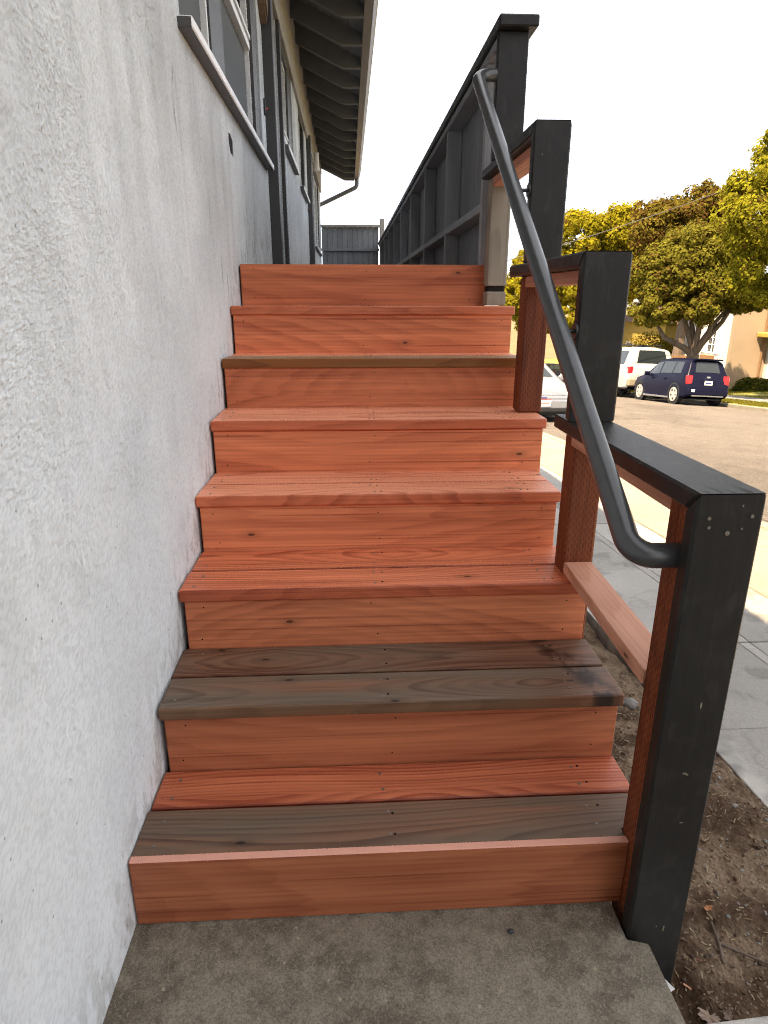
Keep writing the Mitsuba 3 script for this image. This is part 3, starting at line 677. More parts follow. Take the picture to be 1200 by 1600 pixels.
for (y, z) in ((3.487, 2.483), (8.12, 2.47)):
    bl = obj("doorbell", bevbox((0.0, y - .016, z - .045), (0.014, y + .016, z + .045), 0.004), "black_iron", ho)
    obj("button", trimesh.creation.icosphere(1, 0.009).apply_translation([0.015, y, z - .01]), "plate_red", bl, smooth=True)
# eaves
ry = [4.49 - 0.615 * k for k in range(14, 0, -1)] + [4.49 + 0.615 * k for k in range(14)]
zk, zw = 3.535, 3.745
for y in ry:
    if y < WY0 - 0.2: continue
    pg = sg.Polygon([(0.030, zw - .003), (0.482, zk), (0.668, zk), (0.668, zk + .125), (0.482, zk + .165), (-0.25, zk + 0.50), (-0.25, zk + 0.345)])
    obj("rafter", extrude_xz(pg, y, y + 0.042), "soffit_paint", ho)
    obj("blocking", mesh_box((0.001, y + 0.0435, 3.702), (0.029, y + 0.6135, 3.86)), "frieze_paint", ho)
def roof_z(x): return zk + .167 + (0.482 - x) * 0.4385
for k in range(7):
    x0 = -0.28 + k * 0.138; x1 = x0 + 0.134
    m = bevbox((x0, WY0 - .3, 0), (x1, 12.62, 0.018), 0.003); v = np.array(m.vertices); v[:, 2] += roof_z(v[:, 0]); m = trimesh.Trimesh(v, m.faces, process=False)
    obj("sheathing_board", m, "soffit_paint", ho)
m = mesh_box((-6.0, WY0 - .3, 0.02), (0.70, 12.66, 0.05)); v = np.array(m.vertices); v[:, 2] += roof_z(v[:, 0]); obj("roof", trimesh.Trimesh(v, m.faces, process=False), "roof_tile", ho)
obj("barge_board", extrude_xz(sg.Polygon([(0.030, zw - .01), (0.482, zk - .008), (0.668, zk - .008), (0.668, zk + .16), (0.482, zk + .20), (-0.25, zk + 0.53), (-0.25, zk + 0.345)]), 12.625, 12.66), "gutter_paint", ho)
gp = [(0.670, 0.0), (0.742, 0.0), (0.772, 0.05), (0.780, 0.115), (0.772, 0.115), (0.764, 0.053), (0.738, 0.006), (0.676, 0.006), (0.676, 0.115), (0.670, 0.115)]
gu = obj("gutter", extrude_xz(sg.Polygon([(x, z + zk + 0.012) for x, z in gp]), WY0 - .3, 12.67), "gutter_paint", ho)
obj("gutter_highlight_lip", mesh_box((0.768, WY0 - .3, zk + .1275), (0.790, 12.67, zk + .137)), "white_trim", gu)  # white strip paints the bright highlight along the gutter edge
dp = fillet([(0.715, 12.60, zk + .014), (0.715, 12.62, zk - .12), (0.05, 12.74, zk - .40), (-0.15, 12.74, zk - .48), (-0.15, 12.74, zk - 1.9)], 0.09, 8)
obj("downspout", tube(dp, 0.038, 14), "gutter_paint", ho, smooth=40)
pl = thing("wall_plaque", "carved brown wooden plaque hung beside the first door, above the doorbell", "plaque")
pp = sg.Polygon([(3.43, 3.0), (3.52, 2.93), (3.54, 2.99), (3.55, 3.15), (3.54, 3.28), (3.47, 3.29), (3.42, 3.16)])
m = extrude_yz(pp, 0.0, 0.04); obj("board", m, "plaque_brown", pl)
m = extrude_yz(pp.buffer(-0.018), 0.04, 0.05); obj("relief", m, "plaque_brown", pl)
la = thing("wall_lantern", "white cylindrical wall lantern high up beside the second door", "lantern")
for z0, z1, r in ((3.20, 3.40, .036), (3.16, 3.199, .044)):
    c = trimesh.creation.cylinder(r, z1 - z0, sections=20); c.apply_translation([0.075, 9.55, (z0 + z1) / 2]); obj("shade" if z0 == 3.20 else "rim", c, "lamp_white", la, smooth=40)
obj("arm", mesh_box((0.0, 9.54, 3.29), (0.0385, 9.56, 3.31)), "lamp_white", la)

# ------------------------------------------------------------------ cars
def make_car(key, spec, paint, at, rot):
    """loft of cross sections; car frame: x right, y forward, z up, origin on the ground at the middle. Parts are added one by one."""
    M = np.eye(4); M[:3, 3] = at
    R = trimesh.transformations.euler_matrix(rot[1], rot[2], rot[0], "sxyz")   # pitch x, roll y, yaw z
    M = M @ R
    M = M @ np.diag([1, 1, spec.get("zs", 1.0), 1])
    S = np.array(spec["st"], float)       # y, zbot, zbelt, ztop, wbelt, wtop
    def section(s):
        y, zb, zl, zt, wb, wt = s
        zm = zb + 0.45 * (zl - zb)
        return np.array([(wb * .90, y, zb), (wb * .985, y, zb + .06), (wb * 1.0, y, zm), (wb * .992, y, zm + .45 * (zl - zm)), (wb * .955, y, zl), (wt + (wb * .955 - wt) * .18, y, zl + .86 * (zt - zl)), (wt * .94, y, zt - .02 * (zt > zl + .1)), (wt * .6, y, zt + .012), (0, y, zt + .02)])
    yy = np.interp(np.linspace(0, len(S) - 1, (len(S) - 1) * 4 + 1), np.arange(len(S)), S[:, 0])
    SS = np.stack([np.interp(np.linspace(0, len(S) - 1, (len(S) - 1) * 4 + 1), np.arange(len(S)), S[:, k]) for k in range(6)], 1)
    # soften the interpolation
    rows = []
    for s in SS:
        h = section(s); rows.append(np.vstack([h, (h * [-1, 1, 1])[-2::-1]]))
    V = np.array(rows); n = V.shape[1]
    Fs = []
    for i in range(len(V) - 1):
        for k in range(n - 1):
            a = i * n + k; Fs += [(a, a + n, a + n + 1), (a, a + n + 1, a + 1)]
    P = V.reshape(-1, 3)
    for i0, flip in ((0, False), (len(V) - 1, True)):
        c = len(P); P = np.vstack([P, V[i0].mean(0)])
        for k in range(n - 1):
            a = i0 * n + k; Fs.append((c, a, a + 1) if not flip else (c, a + 1, a))
        Fs.append((c, i0 * n + n - 1, i0 * n) if not flip else (c, i0 * n, i0 * n + n - 1))
    body = trimesh.Trimesh(P, np.array(Fs), process=False)
    if body.volume < 0: body.invert()
    def put(name, m, mat, parent=key, smooth=35, **kw):
        m = m.copy(); m.apply_transform(M); return obj(name, m, mat, parent, smooth=smooth, **kw)
    bd = put("body", body, paint)
    def side_pt(y, t, side):
        s = [np.interp(y, S[:, 0], S[:, k]) for k in range(1, 6)]
        zb, zl, zt, wb, wt = s
        a = np.array([wb * .955, y, zl]); b = np.array([wt + (wb * .955 - wt) * .18, y, zl + .86 * (zt - zl)])
        p = a + (b - a) * t; return p * [side, 1, 1]
    def patch(fn, u, w, out):
        U = [[fn(a, b) for b in w] for a in u]; A = np.array(U); k = A.shape[1]
        f = []
        for i in range(A.shape[0] - 1):
            for j in range(k - 1):
                q = i * k + j; f += [(q, q + 1, q + k + 1), (q, q + k + 1, q + k)]
        m = trimesh.Trimesh(A.reshape(-1, 3), f, process=False)
        nrm = m.face_normals.mean(0)
        if nrm @ out < 0: m.invert(); nrm = -nrm
        v = m.vertices + np.asarray(out) * 0.008
        return trimesh.Trimesh(v, m.faces, process=False)
    for side in (-1, 1):
        for (y0, y1, t0, t1, lean0, lean1) in spec["side_windows"]:
            fn = lambda a, b, y0=y0, y1=y1, l0=lean0, l1=lean1: side_pt((y0 + l0 * b) * (1 - a) + (y1 + l1 * b) * a, b, side)
            put("window", patch(fn, np.linspace(0, 1, 5), np.linspace(t0, t1, 4), (side, 0, .15)), "car_glass", key, False)
    def top_pt(x, y):
        s = [np.interp(y, S[:, 0], S[:, k]) for k in range(1, 6)]
        return np.array([x * s[4] * .86, y, s[2] + .02 - .012 * x * x])
    for nm, ya, yb, w0, w1, o in spec["glass"]:
        fn = lambda a, b, ya=ya, yb=yb, w0=w0, w1=w1: top_pt(b * (w0 + (w1 - w0) * a), ya + (yb - ya) * a)
        put(nm, patch(fn, np.linspace(0, 1, 5), np.linspace(-1, 1, 7), o), "car_glass", key, False)
    # wheels
    r = spec["wheel_r"]
    for y in spec["axles"]:
        for side in (-1, 1):
            x = spec["track"] * side
            c = trimesh.creation.annulus(r * .97, r * 1.15, 0.02, sections=28); c.apply_transform(trimesh.transformations.rotation_matrix(math.pi / 2, [0, 1, 0])); 
            c.apply_translation([np.interp(y, S[:, 0], S[:, 4]) * side * 0.995, y, r * 1.02]); put("wheel_arch", c, "black_plastic")
            prof = np.array([(r * .60, -.095), (r * .93, -.10), (r, -.06), (r, .06), (r * .93, .10), (r * .60, .095)])
            ty = trimesh.creation.revolve(np.vstack([prof, prof[:1]]), sections=32); ty.apply_transform(trimesh.transformations.rotation_matrix(math.pi / 2, [0, 1, 0])); ty.apply_translation([x + .02 * side, y, r])
            wk = put("wheel", ty, "rubber")
            sp = []
            for k in range(spec.get("spokes", 6)):
                b = bevbox((-.02, -.05, 0.03), (.02, .05, r * .62), .008); b.apply_transform(trimesh.transformations.rotation_matrix(2 * math.pi * k / spec.get("spokes", 6), [1, 0, 0])); sp.append(b)
            hub = trimesh.creation.cylinder(.06, .05, sections=18); hub.apply_transform(trimesh.transformations.rotation_matrix(math.pi / 2, [0, 1, 0])); sp.append(hub)
            ring = trimesh.creation.annulus(r * .58, r * .72, .05, sections=28); ring.apply_transform(trimesh.transformations.rotation_matrix(math.pi / 2, [0, 1, 0])); sp.append(ring)
            m = join(sp); m.apply_translation([x + (.02 + .105) * side, y, r]); put("rim", m, "wheel_alloy", wk)
            dk = trimesh.creation.cylinder(r * .58, .02, sections=20); dk.apply_transform(trimesh.transformations.rotation_matrix(math.pi / 2, [0, 1, 0])); dk.apply_translation([x + .06 * side, y, r]); put("brake_disc", dk, "chrome", wk)
    for nm, lo, hi, mat, b in spec["bits"]:
        put(nm, bevbox(lo, hi, b), mat)
    for nm, mat, pts, o, th in spec.get("panels", []):
        A = np.array(pts, float); c = A.mean(0); oo = np.asarray(o, float)
        hull = trimesh.convex.convex_hull(np.vstack([A + oo * th, A - oo * .02])); put(nm, hull, mat)
    return put

def mirror_pair(y, z, w, mat):
    return [("mirror", (w * s - .11, y - .06, z - .07), (w * s + .11, y + .06, z + .08), mat, .035) for s in (-1, 1)]

# blue hatchback
k = thing("blue_hatchback", "dark blue compact hatchback parked across the street, seen from behind", "car")
spec = dict(st=[(-2.08, .38, .60, .62, .74, .60), (-2.03, .30, .80, .84, .82, .70), (-1.95, .27, .98, 1.03, .85, .72), (-1.76, .25, 1.02, 1.50, .86, .60), (-1.55, .23, 1.02, 1.57, .865, .60), (-.2, .2, 1.0, 1.60, .865, .60), (.35, .2, .98, 1.55, .865, .58), (1.15, .2, .97, 1.04, .86, .66), (1.75, .23, .86, .90, .82, .62), (2.05, .28, .70, .74, .74, .56), (2.13, .36, .55, .57, .62, .5)],
    side_windows=[(-1.55, -.98, .12, .93, .10, .03), (-.92, -.08, .12, .93, .0, .0), (.0, .85, .10, .93, .0, -.42)],
    glass=[("rear_window", -1.92, -1.775, .80, .78, (0, -1, .35)), ("windscreen", .45, 1.06, .82, .98, (0, .5, .8))],
    wheel_r=.345, axles=(-1.30, 1.30), track=.73, spokes=5, zs=1.07,
    bits=mirror_pair(.72, 1.02, .93, "paint_navy") + [
        ("tail_light", (-.83, -2.05, .70), (-.60, -1.90, 1.02), "tail_red", .03), ("tail_light", (.60, -2.05, .70), (.83, -1.90, 1.02), "tail_red", .03),
        ("plate_recess", (-.32, -2.065, .62), (.32, -1.95, .86), "paint_navy", .02),
        ("number_plate", (-.155, -2.078, .70), (.155, -2.060, .85), "plate_white", .004), ("plate_text", (-.11, -2.081, .745), (.11, -2.077, .795), "plate_ink", .001),
        ("emblem", (-.07, -2.04, .93), (.07, -2.0, 1.0), "chrome", .012),
        ("bumper", (-.80, -2.125, .34), (.80, -1.98, .57), "paint_navy", .05), ("bumper_trim", (-.62, -2.130, .315), (.62, -2.0, .36), "chrome", .01),
        ("door_handle", (-.90, -.62, .86), (-.855, -.44, .90), "paint_navy", .008), ("door_handle", (-.90, .30, .86), (-.855, .48, .90), "paint_navy", .008),
        ("side_skirt", (-.885, -.95, .20), (-.84, .95, .26), "chrome", .008), ("side_skirt", (.84, -.95, .20), (.885, .95, .26), "chrome", .008),
        ("spoiler", (-.55, -1.90, 1.53), (.55, -1.70, 1.58), "paint_navy", .015), ("rear_sticker", (-.66, -2.133, .46), (-.52, -2.120, .56), "plate_white", .003),
        ("under_plate", (-.62, -2.0, .20), (.62, 1.9, .24), "black_plastic", .02)])  # last bit is a flat black plate under the body
make_car(k, spec, "paint_navy", (13.47, 23.92, ground_z(13.47, 23.92) + .0), (math.radians(2.6), math.radians(-4.9), math.radians(3.0)))

# white sport utility car ahead of it
k = thing("white_suv", "white sport utility car with roof rack parked just ahead of the blue hatchback", "car")
spec = dict(st=[(-2.42, .50, .80, .82, .86, .72), (-2.36, .42, 1.02, 1.06, .92, .76), (-2.30, .36, 1.12, 1.17, .95, .78), (-2.12, .33, 1.14, 1.74, .96, .66), (-1.8, .32, 1.14, 1.82, .965, .66), (0, .3, 1.12, 1.84, .965, .66), (.5, .3, 1.12, 1.78, .965, .64), (1.2, .3, 1.1, 1.18, .96, .72), (2.1, .35, 1.0, 1.05, .92, .7), (2.35, .45, .8, .85, .85, .6)],
    side_windows=[(-1.95, -1.1, .1, .93, .08, .02), (-1.0, -.1, .1, .93, 0, 0), (0, .95, .1, .93, 0, -.45)],
    glass=[("rear_window", -2.28, -2.135, .88, .84, (0, -1, .3)), ("windscreen", .6, 1.12, .82, .98, (0, .5, .8))],
    wheel_r=.37, axles=(-1.42, 1.42), track=.80, spokes=6,
    bits=mirror_pair(.85, 1.18, 1.05, "paint_white") + [
        ("tail_light", (-.92, -2.40, .86), (-.74, -2.24, 1.12), "tail_red", .03), ("tail_light", (.74, -2.40, .86), (.92, -2.24, 1.12), "tail_red", .03),
        ("bumper", (-.92, -2.50, .42), (.92, -2.30, .70), "paint_beige", .05), ("number_plate", (-.155, -2.43, .80), (.155, -2.40, .95), "plate_white", .004),
        ("roof_rail", (-.60, -1.7, 1.90), (-.56, .2, 1.94), "black_plastic", .012), ("roof_rail", (.56, -1.7, 1.90), (.60, .2, 1.94), "black_plastic", .012),
        ("roof_rail", (-.56, -1.25, 1.90), (.56, -1.20, 1.93), "black_plastic", .01), ("roof_rail", (-.56, -.3, 1.90), (.56, -.25, 1.93), "black_plastic", .01),
        ("underbody", (-.7, -2.2, .26), (.7, 2.0, .34), "black_plastic", .02)])
spec["st"] = [tuple(1.20 * q for q in row) for row in spec["st"]]; spec["axles"] = (-1.7, 1.7); spec["track"] = .97; spec["wheel_r"] = .40
spec["side_windows"] = [(a_ * 1.2, b_ * 1.2, c_, d_, e_ * 1.2, f_ * 1.2) for a_, b_, c_, d_, e_, f_ in spec["side_windows"]]
spec["glass"] = [(n_, a_ * 1.2, b_ * 1.2, c_, d_, o_) for n_, a_, b_, c_, d_, o_ in spec["glass"]]
spec["bits"] = [(n_, tuple(1.2 * q for q in lo), tuple(1.2 * q for q in hi), m_, b_) for n_, lo, hi, m_, b_ in spec["bits"]]
make_car(k, spec, "paint_white", (13.45, 29.2, ground_z(13.45, 29.2)), (math.radians(2.0), math.radians(-5.0), math.radians(3.0)))

# silver saloon on the near side, facing us
def saloon(key, paint, at, rot, front=True):
    bits = mirror_pair(.62, .98, .98, paint) + [
        ("bumper", (-.86, 2.20, .26), (.86, 2.41, .56), paint, .06), ("lower_grille", (-.62, 2.37, .27), (.62, 2.425, .37), "black_plastic", .03),
        ("underbody", (-.7, -2.0, .16), (.7, 2.1, .24), "black_plastic", .02),
        ("tail_light", (-.84, -2.36, .72), (-.50, -2.22, .90), "tail_red", .03), ("tail_light", (.50, -2.36, .72), (.84, -2.22, .90), "tail_red", .03),
        ("rear_bumper", (-.84, -2.42, .30), (.84, -2.25, .58), paint, .05),
        ("headlight", (-.84, 2.12, .60), (-.55, 2.30, .72), "lamp_clear", .03), ("headlight", (.55, 2.12, .60), (.84, 2.30, .72), "lamp_clear", .03),
        ("rear_plate", (-.155, -2.37, .68), (.155, -2.34, .83), "plate_white", .004)]
    for j, z in enumerate((.50, .57, .64)):
        bits.append(("grille_bar", (-.58 + .03 * j, 2.33 - .035 * j, z), (.58 - .03 * j, 2.405 - .035 * j, z + .035), "chrome", .01))
    bits += [("front_badge", (-.06, 2.36, .585), (.06, 2.393, .625), "emblem_blue", .018), ("number_plate", (-.155, 2.41, .40), (.155, 2.44, .55), "plate_white", .004),
             ("plate_text", (-.11, 2.438, .455), (.11, 2.443, .495), "plate_text_red", .001), ("plate_frame", (-.165, 2.40, .548), (.165, 2.438, .560), "plate_red", .003)]
    spec = dict(st=[(-2.38, .42, .68, .72, .78, .62), (-2.28, .32, .92, .97, .86, .72), (-1.65, .25, .97, 1.03, .90, .72), (-.95, .22, .95, 1.39, .915, .58), (-.2, .2, .93, 1.44, .915, .57), (.35, .2, .92, 1.40, .915, .57), (1.1, .2, .90, .98, .91, .72), (1.9, .23, .78, .84, .87, .70), (2.25, .27, .66, .72, .80, .62), (2.37, .34, .55, .58, .70, .55)],
        side_windows=[(-1.05, -.15, .1, .92, .25, 0), (-.05, .8, .1, .92, 0, -.40)],
        glass=[("rear_window", -1.58, -1.02, .98, .85, (0, -.5, .8)), ("windscreen", .42, 1.03, .84, .98, (0, .5, .8))],
        wheel_r=.33, axles=(-1.38, 1.40), track=.78, spokes=7, bits=bits)
    make_car(key, spec, paint, at, rot)
k = thing("silver_sedan", "silver white saloon car facing the camera, glimpsed between the railing posts", "car")
saloon(k, "paint_silver", (5.02, 15.95, ground_z(5.02, 15.95)), (math.radians(180), math.radians(4.6), 0))
k = thing("black_sedan", "black saloon car seen from behind, further down the street beyond the silver one", "car")
saloon(k, "paint_black", (13.5, 40.5, ground_z(13.5, 40.5)), (math.radians(1), math.radians(-5.0), math.radians(3)))
k = thing("red_sedan", "red car far down the street, a small patch above the black car", "car")
saloon(k, "paint_red", (13.6, 52.5, ground_z(13.6, 52.5) + .3), (math.radians(1), math.radians(-5.0), math.radians(3)))

# ------------------------------------------------------------------ trees
def leaf_mesh(pos, nrm, size, rg, aspect=0.5):
    n = len(pos)
    a = rg.normal(size=(n, 3)); a -= nrm * (a * nrm).sum(1, keepdims=True); a /= np.linalg.norm(a, axis=1, keepdims=True)
    b = np.cross(nrm, a); L = size[:, None]
    V = np.stack([pos - a * L, pos + b * L * aspect, pos + a * L, pos - b * L * aspect], 1).reshape(-1, 3)
    i = np.arange(n) * 4
    return V, np.vstack([np.stack([i, i + 1, i + 2], 1), np.stack([i, i + 2, i + 3], 1)])

def tree(name, label, base, blobs, n, size, c0, c1, seed, trunk_r=0.25, limbs=9, squash=0.9, group=None, brown=0.0, crotch=0.45):
    """blobs: (centre offset from base, radii). Leaves fill the skin of lumps spread over every blob."""
    rg = np.random.default_rng(seed); base = np.asarray(base, float)
    key = thing(name, label, "tree", group)
    pos, nrm, tone = [], [], []
    tot = sum(np.prod(r) ** (2 / 3) for _, r in blobs)
    for c, r in blobs:
        c, r = np.asarray(c, float), np.asarray(r, float)
        share = np.prod(r) ** (2 / 3) / tot
        k = max(10, int(140 * share * len(blobs) ** .5))
        d = rg.normal(size=(k, 3)); d /= np.linalg.norm(d, axis=1, keepdims=True)
        rad = rg.uniform(.55, 1.0, (k, 1)) ** .5
        cc = base + c + d * r * rad * .86
        cr = r.mean() * rg.uniform(.13, .33, k)
        per = int(n * share / k)
        for q in range(k):
            e = rg.normal(size=(per, 3)); e /= np.linalg.norm(e, axis=1, keepdims=True)
            lump = 1 + .7 * (meshkit.fbm(e * 2.6 + q, 2, seed) - .5)
            p = cc[q] + e * (cr[q] * lump * rg.uniform(.72, 1.06, per))[:, None] * [1, 1, squash]
            pos.append(p); nn = e + rg.normal(0, .30, (per, 3)) + [-.1, -.1, .3]; nrm.append(nn / np.linalg.norm(nn, axis=1, keepdims=True))
            tone.append(np.clip(rg.normal(.5, .22, per) + rg.normal(0, .14), 0, 1))
    pos, nrm, tone = np.vstack(pos), np.vstack(nrm), np.concatenate(tone)
    V, F = leaf_mesh(pos, nrm, rg.uniform(.7, 1.25, len(pos)) * size, rg)
    col = np.asarray(c0) * (1 - tone[:, None]) + np.asarray(c1) * tone[:, None]
    if brown > 0:
        bm = rg.random(len(pos)) < brown * np.clip(2.2 * meshkit.noise(pos * .8, seed + 4) - .3, 0, 1.5); col[bm] = np.array([.13, .066, .022]) * rg.uniform(.6, 1.2, (bm.sum(), 1))
    obj("crown", (V, F), "leaf", key, color=np.repeat(col, 4, 0))
    top = base + np.mean([b[0] for b in blobs], 0)
    fork = base + (top - base) * [.35, .35, 0] + [0, 0, (top - base)[2] * crotch]
    path = subdiv(np.array([base - [0, 0, .4], base + [0, 0, .2], base * .5 + fork * .5 + rg.normal(0, .05, 3), fork]), .25)
    rr = np.interp(np.linspace(0, 1, len(path)), [0, .12, .3, 1], [1.5, 1.25, 1.0, .85]) * trunk_r
    tr = tube(path, rr, 14); tr.vertices += .05 * trunk_r / .25 * (np.stack([meshkit.fbm(tr.vertices * 4, 3, s) for s in (1, 2, 3)], 1) - .5)
    obj("trunk", tr, "bark", key, smooth=50)
    br = []
    ends = [base + np.asarray(b[0]) + rg.normal(0, .3, 3) * np.asarray(b[1]) for b in blobs for _ in range(max(1, limbs // len(blobs)))]
    for e in ends:
        mid = fork * .5 + e * .5 + rg.normal(0, .15, 3) + [0, 0, -.1]
        pth = subdiv(np.array([fork - [0, 0, .1], fork * .7 + mid * .3 + [0, 0, .05], mid, e]), .3)
        br.append(tube(pth, np.linspace(.48, .12, len(pth)) * trunk_r, 8))
    obj("limbs", join(br), "bark", key, smooth=50, kind="stuff")
    return key

gz = lambda x, y: float(ground_z(x, y))
# street tree behind the blue car
tree("street_tree", "broad street tree with lumpy brownish green crown behind the blue hatchback", (16.0, 27.6, gz(16.0, 27.6)),
     [((-.2, .2, 4.6), (1.9, 1.9, 1.2)), ((-1.9, 0, 5.2), (1.5, 1.5, 1.25)), ((-.5, .3, 5.9), (1.8, 1.6, 1.3)), ((1.2, .2, 5.7), (1.5, 1.5, 1.3)), ((1.7, -.3, 4.4), (1.2, 1.2, .9)), ((-2.2, -.2, 3.8), (1.2, 1.2, .9)), ((-.6, -.7, 3.9), (1.2, 1.0, .8)), ((.5, .2, 6.6), (1.1, 1.1, .8))],
     90000, .078, (.090, .080, .012), (.270, .250, .036), 11, trunk_r=.30, brown=.15, crotch=.36)
# nearer tree on the right
tree("street_tree", "tall bright yellow green street tree cut by the right edge of the photo", (16.95, 22.3, gz(16.95, 22.3)),
     [((-1.6, 0, 6.7), (2.0, 2.0, 2.1)), ((-1.2, .2, 4.7), (1.7, 1.6, 1.3)), ((-.1, -.2, 9.4), (1.9, 1.9, 1.6)), ((-.9, -.2, 8.2), (1.8, 1.8, 1.7)), ((.4, -.8, 5.6), (1.8, 1.8, 1.6)), ((1.6, .4, 8.0), (1.8, 1.8, 1.8))],
     110000, .076, (.140, .128, .012), (.360, .335, .026), 12, trunk_r=.32, brown=.04)
# behind them
tree("street_tree", "rounded brown tinged tree behind the street tree, at the skyline", (19.3, 36, gz(19.3, 36)),
     [((-1.3, 0, 8.4), (2.3, 2.2, 1.9)), ((.3, 0, 9.2), (2.3, 2.0, 1.7)), ((2.4, 0, 9.2), (2.0, 2.0, 1.8)), ((-.3, 0, 6.4), (2.8, 2.4, 1.8)), ((2.4, .2, 7.0), (2.2, 2.2, 1.8))],
     62000, .11, (.100, .076, .014), (.255, .205, .032), 13, trunk_r=.3, brown=.35)
tree("street_tree", "bright yellow domed tree further down the far pavement, above the lower railing post", (18.8, 47, gz(18.8, 47)),
     [((-1.6, 0, 9.6), (2.8, 2.6, 2.3)), ((1.4, 0, 9.9), (2.8, 2.6, 2.2)), ((.4, 0, 7.4), (3.6, 2.8, 2.2)), ((-2.8, 0, 7.4), (2.2, 2.0, 2.0)), ((-2.2, -.3, 4.8), (2.2, 1.8, 1.5))],
     66000, .14, (.170, .150, .012), (.440, .375, .022), 14, trunk_r=.3, brown=.06)
tree("street_tree", "yellow leaved tree in the distance, seen in the gap left of the third post", (14.9, 52, gz(14.9, 52)),
     [((.3, 0, 8.6), (2.2, 2.0, 1.9)), ((-.5, 0, 6.6), (2.1, 2.0, 2.0)), ((.7, 0, 5.0), (1.9, 1.8, 1.5))],
     34000, .135, (.170, .150, .012), (.430, .365, .022), 15, trunk_r=.25, brown=.1)
def bush(name, label, at, r, n, size, c0, c1, seed, cat="shrub", stuff=False):
    rg = np.random.default_rng(seed); at = np.asarray(at, float); r = np.asarray(r, float)
    e = rg.normal(size=(n, 3)); e /= np.linalg.norm(e, axis=1, keepdims=True); e[:, 2] = np.abs(e[:, 2])
    p = at + e * r * (rg.uniform(.35, 1.0, (n, 1)) ** .4) * (1 + .3 * (meshkit.noise(e * 3, seed) - .5))[:, None]
    nn = e + rg.normal(0, .6, (n, 3)); nn /= np.linalg.norm(nn, axis=1, keepdims=True)
    V, F = leaf_mesh(p, nn, rg.uniform(.6, 1.3, n) * size, rg, .35); t = rg.random((n, 1)); col = np.asarray(c0) * (1 - t) + np.asarray(c1) * t
    k = thing(name, label, cat); obj("foliage", (V, F), "leaf", k, color=np.repeat(col, 4, 0))
    st_ = [tube(np.array([at + [0, 0, -.1], at + rg.normal(0, .3, 3) * r + [0, 0, r[2] * .5]]), .015, 6) for _ in range(6)]
    obj("stems", join(st_), "bark", k)
bush("shrub", "low green shrub growing against the tan house wall", (20.3, 29.6, gz(20.3, 29.6) - .05), (1.1, .7, .75), 3500, .09, (.05, .06, .01), (.11, .11, .02), 21)
bush("shrub", "yellow hedge seen under the street tree, behind the white sport utility car", (19.0, 38.0, gz(19, 38)), (3.0, 1.5, 3.0), 9000, .11, (.12, .095, .012), (.20, .15, .02), 22)
bush("shrub", "yellow bush beside the black car in the gap between the posts", (15.9, 44, gz(15.9, 44)), (1.6, 1.5, 1.3), 4000, .10, (.10, .085, .01), (.18, .14, .02), 23)
# grass blades on the verge and lawn
rg = np.random.default_rng(3)
def grass(key, x0, x1, y0, y1, n, h, label):
    x, y = rg.uniform(x0, x1, n), rg.uniform(y0, y1, n); z = ground_z(x, y)
    keep = meshkit.fbm(np.stack([x, y, 0 * x], 1) * .8, 3, 5) > .36; x, y, z = x[keep], y[keep], z[keep]; n = len(x)
    a = rg.uniform(0, 2 * np.pi, n); w = .012; hh = rg.uniform(.5, 1.3, n) * h
    p = np.stack([x, y, z], 1); d = np.stack([np.cos(a), np.sin(a), 0 * a], 1); tip = p + np.stack([rg.normal(0, .3, n) * hh, rg.normal(0, .3, n) * hh, hh], 1)
    V = np.stack([p - d * w, p + d * w, tip], 1).reshape(-1, 3); F = np.arange(3 * n).reshape(-1, 3)
    t = rg.random((n, 1)); col = np.array([.13, .14, .014]) * (1 - t) + np.array([.24, .20, .035]) * t
    labels[key] = {"label": label, "kind": "stuff"}; scene[key] = mikit.ply((V, F), "leaf", color=np.repeat(col, 3, 0))
grass("verge_grass", 14.75, 16.0, 16, 34, 14000, .06, "patchy short grass along the far kerb")
grass("lawn_grass", 17.35, 26, 22, 34, 26000, .06, "dry yellow lawn grass in front of the tan house")

# ------------------------------------------------------------------ houses across the street
th = thing("tan_house", "tan and cream stucco house with a shuttered window, across the street behind the shrub", "house")
z0 = gz(20, 31) - .3
obj("wall", mesh_box((20.0, 31.6, z0), (28.0, 31.85, z0 + 5.2)), "stucco_tan", th)
side = extrude_yz(sg.box(31.851, z0, 37.0, z0 + 5.2).difference(sg.box(33.05, z0 + 1.95, 33.95, z0 + 3.55)), 19.98, 20.2); obj("wall", side, "stucco_cream", th)
wn = obj("window", frame(33.05, 33.95, z0 + 1.95, z0 + 3.55, 19.95, 20.05, .07), "white_trim", th)
obj("pane", mesh_box((20.06, 33.1, z0 + 2.0), (20.08, 33.9, z0 + 3.5)), "dark_glass", wn)
obj("glazing_bar", join([mesh_box((20.02, 33.47, z0 + 2.0), (20.055, 33.52, z0 + 3.5))] + [mesh_box((20.021, 33.1, z0 + z), (20.054, 33.9, z0 + z + .04)) for z in (2.38, 2.75, 3.12)]), "white_trim", wn)
for y0 in (32.62, 33.98):
    obj("shutter", mesh_box((19.93, y0, z0 + 1.95), (19.979, y0 + .40, z0 + 3.55)), "lamp_white", th)
obj("window_box", mesh_box((19.72, 33.0, z0 + 1.60), (19.978, 34.0, z0 + 1.85)), "fence_brown", th)
obj("parapet", bevbox((19.92, 31.52, z0 + 5.2), (28.0, 37.0, z0 + 5.38), .02), "roof_tile", th)
obj("downpipe", tube(np.array([(21.62, 31.53, z0 + .2), (21.62, 31.53, z0 + 5.1)]), .05, 10), "fence_brown", th, smooth=40)
obj("garage_wing", mesh_box((21.9, 29.2, z0), (28.0, 31.598, z0 + 2.9)), "stucco_cream", th)
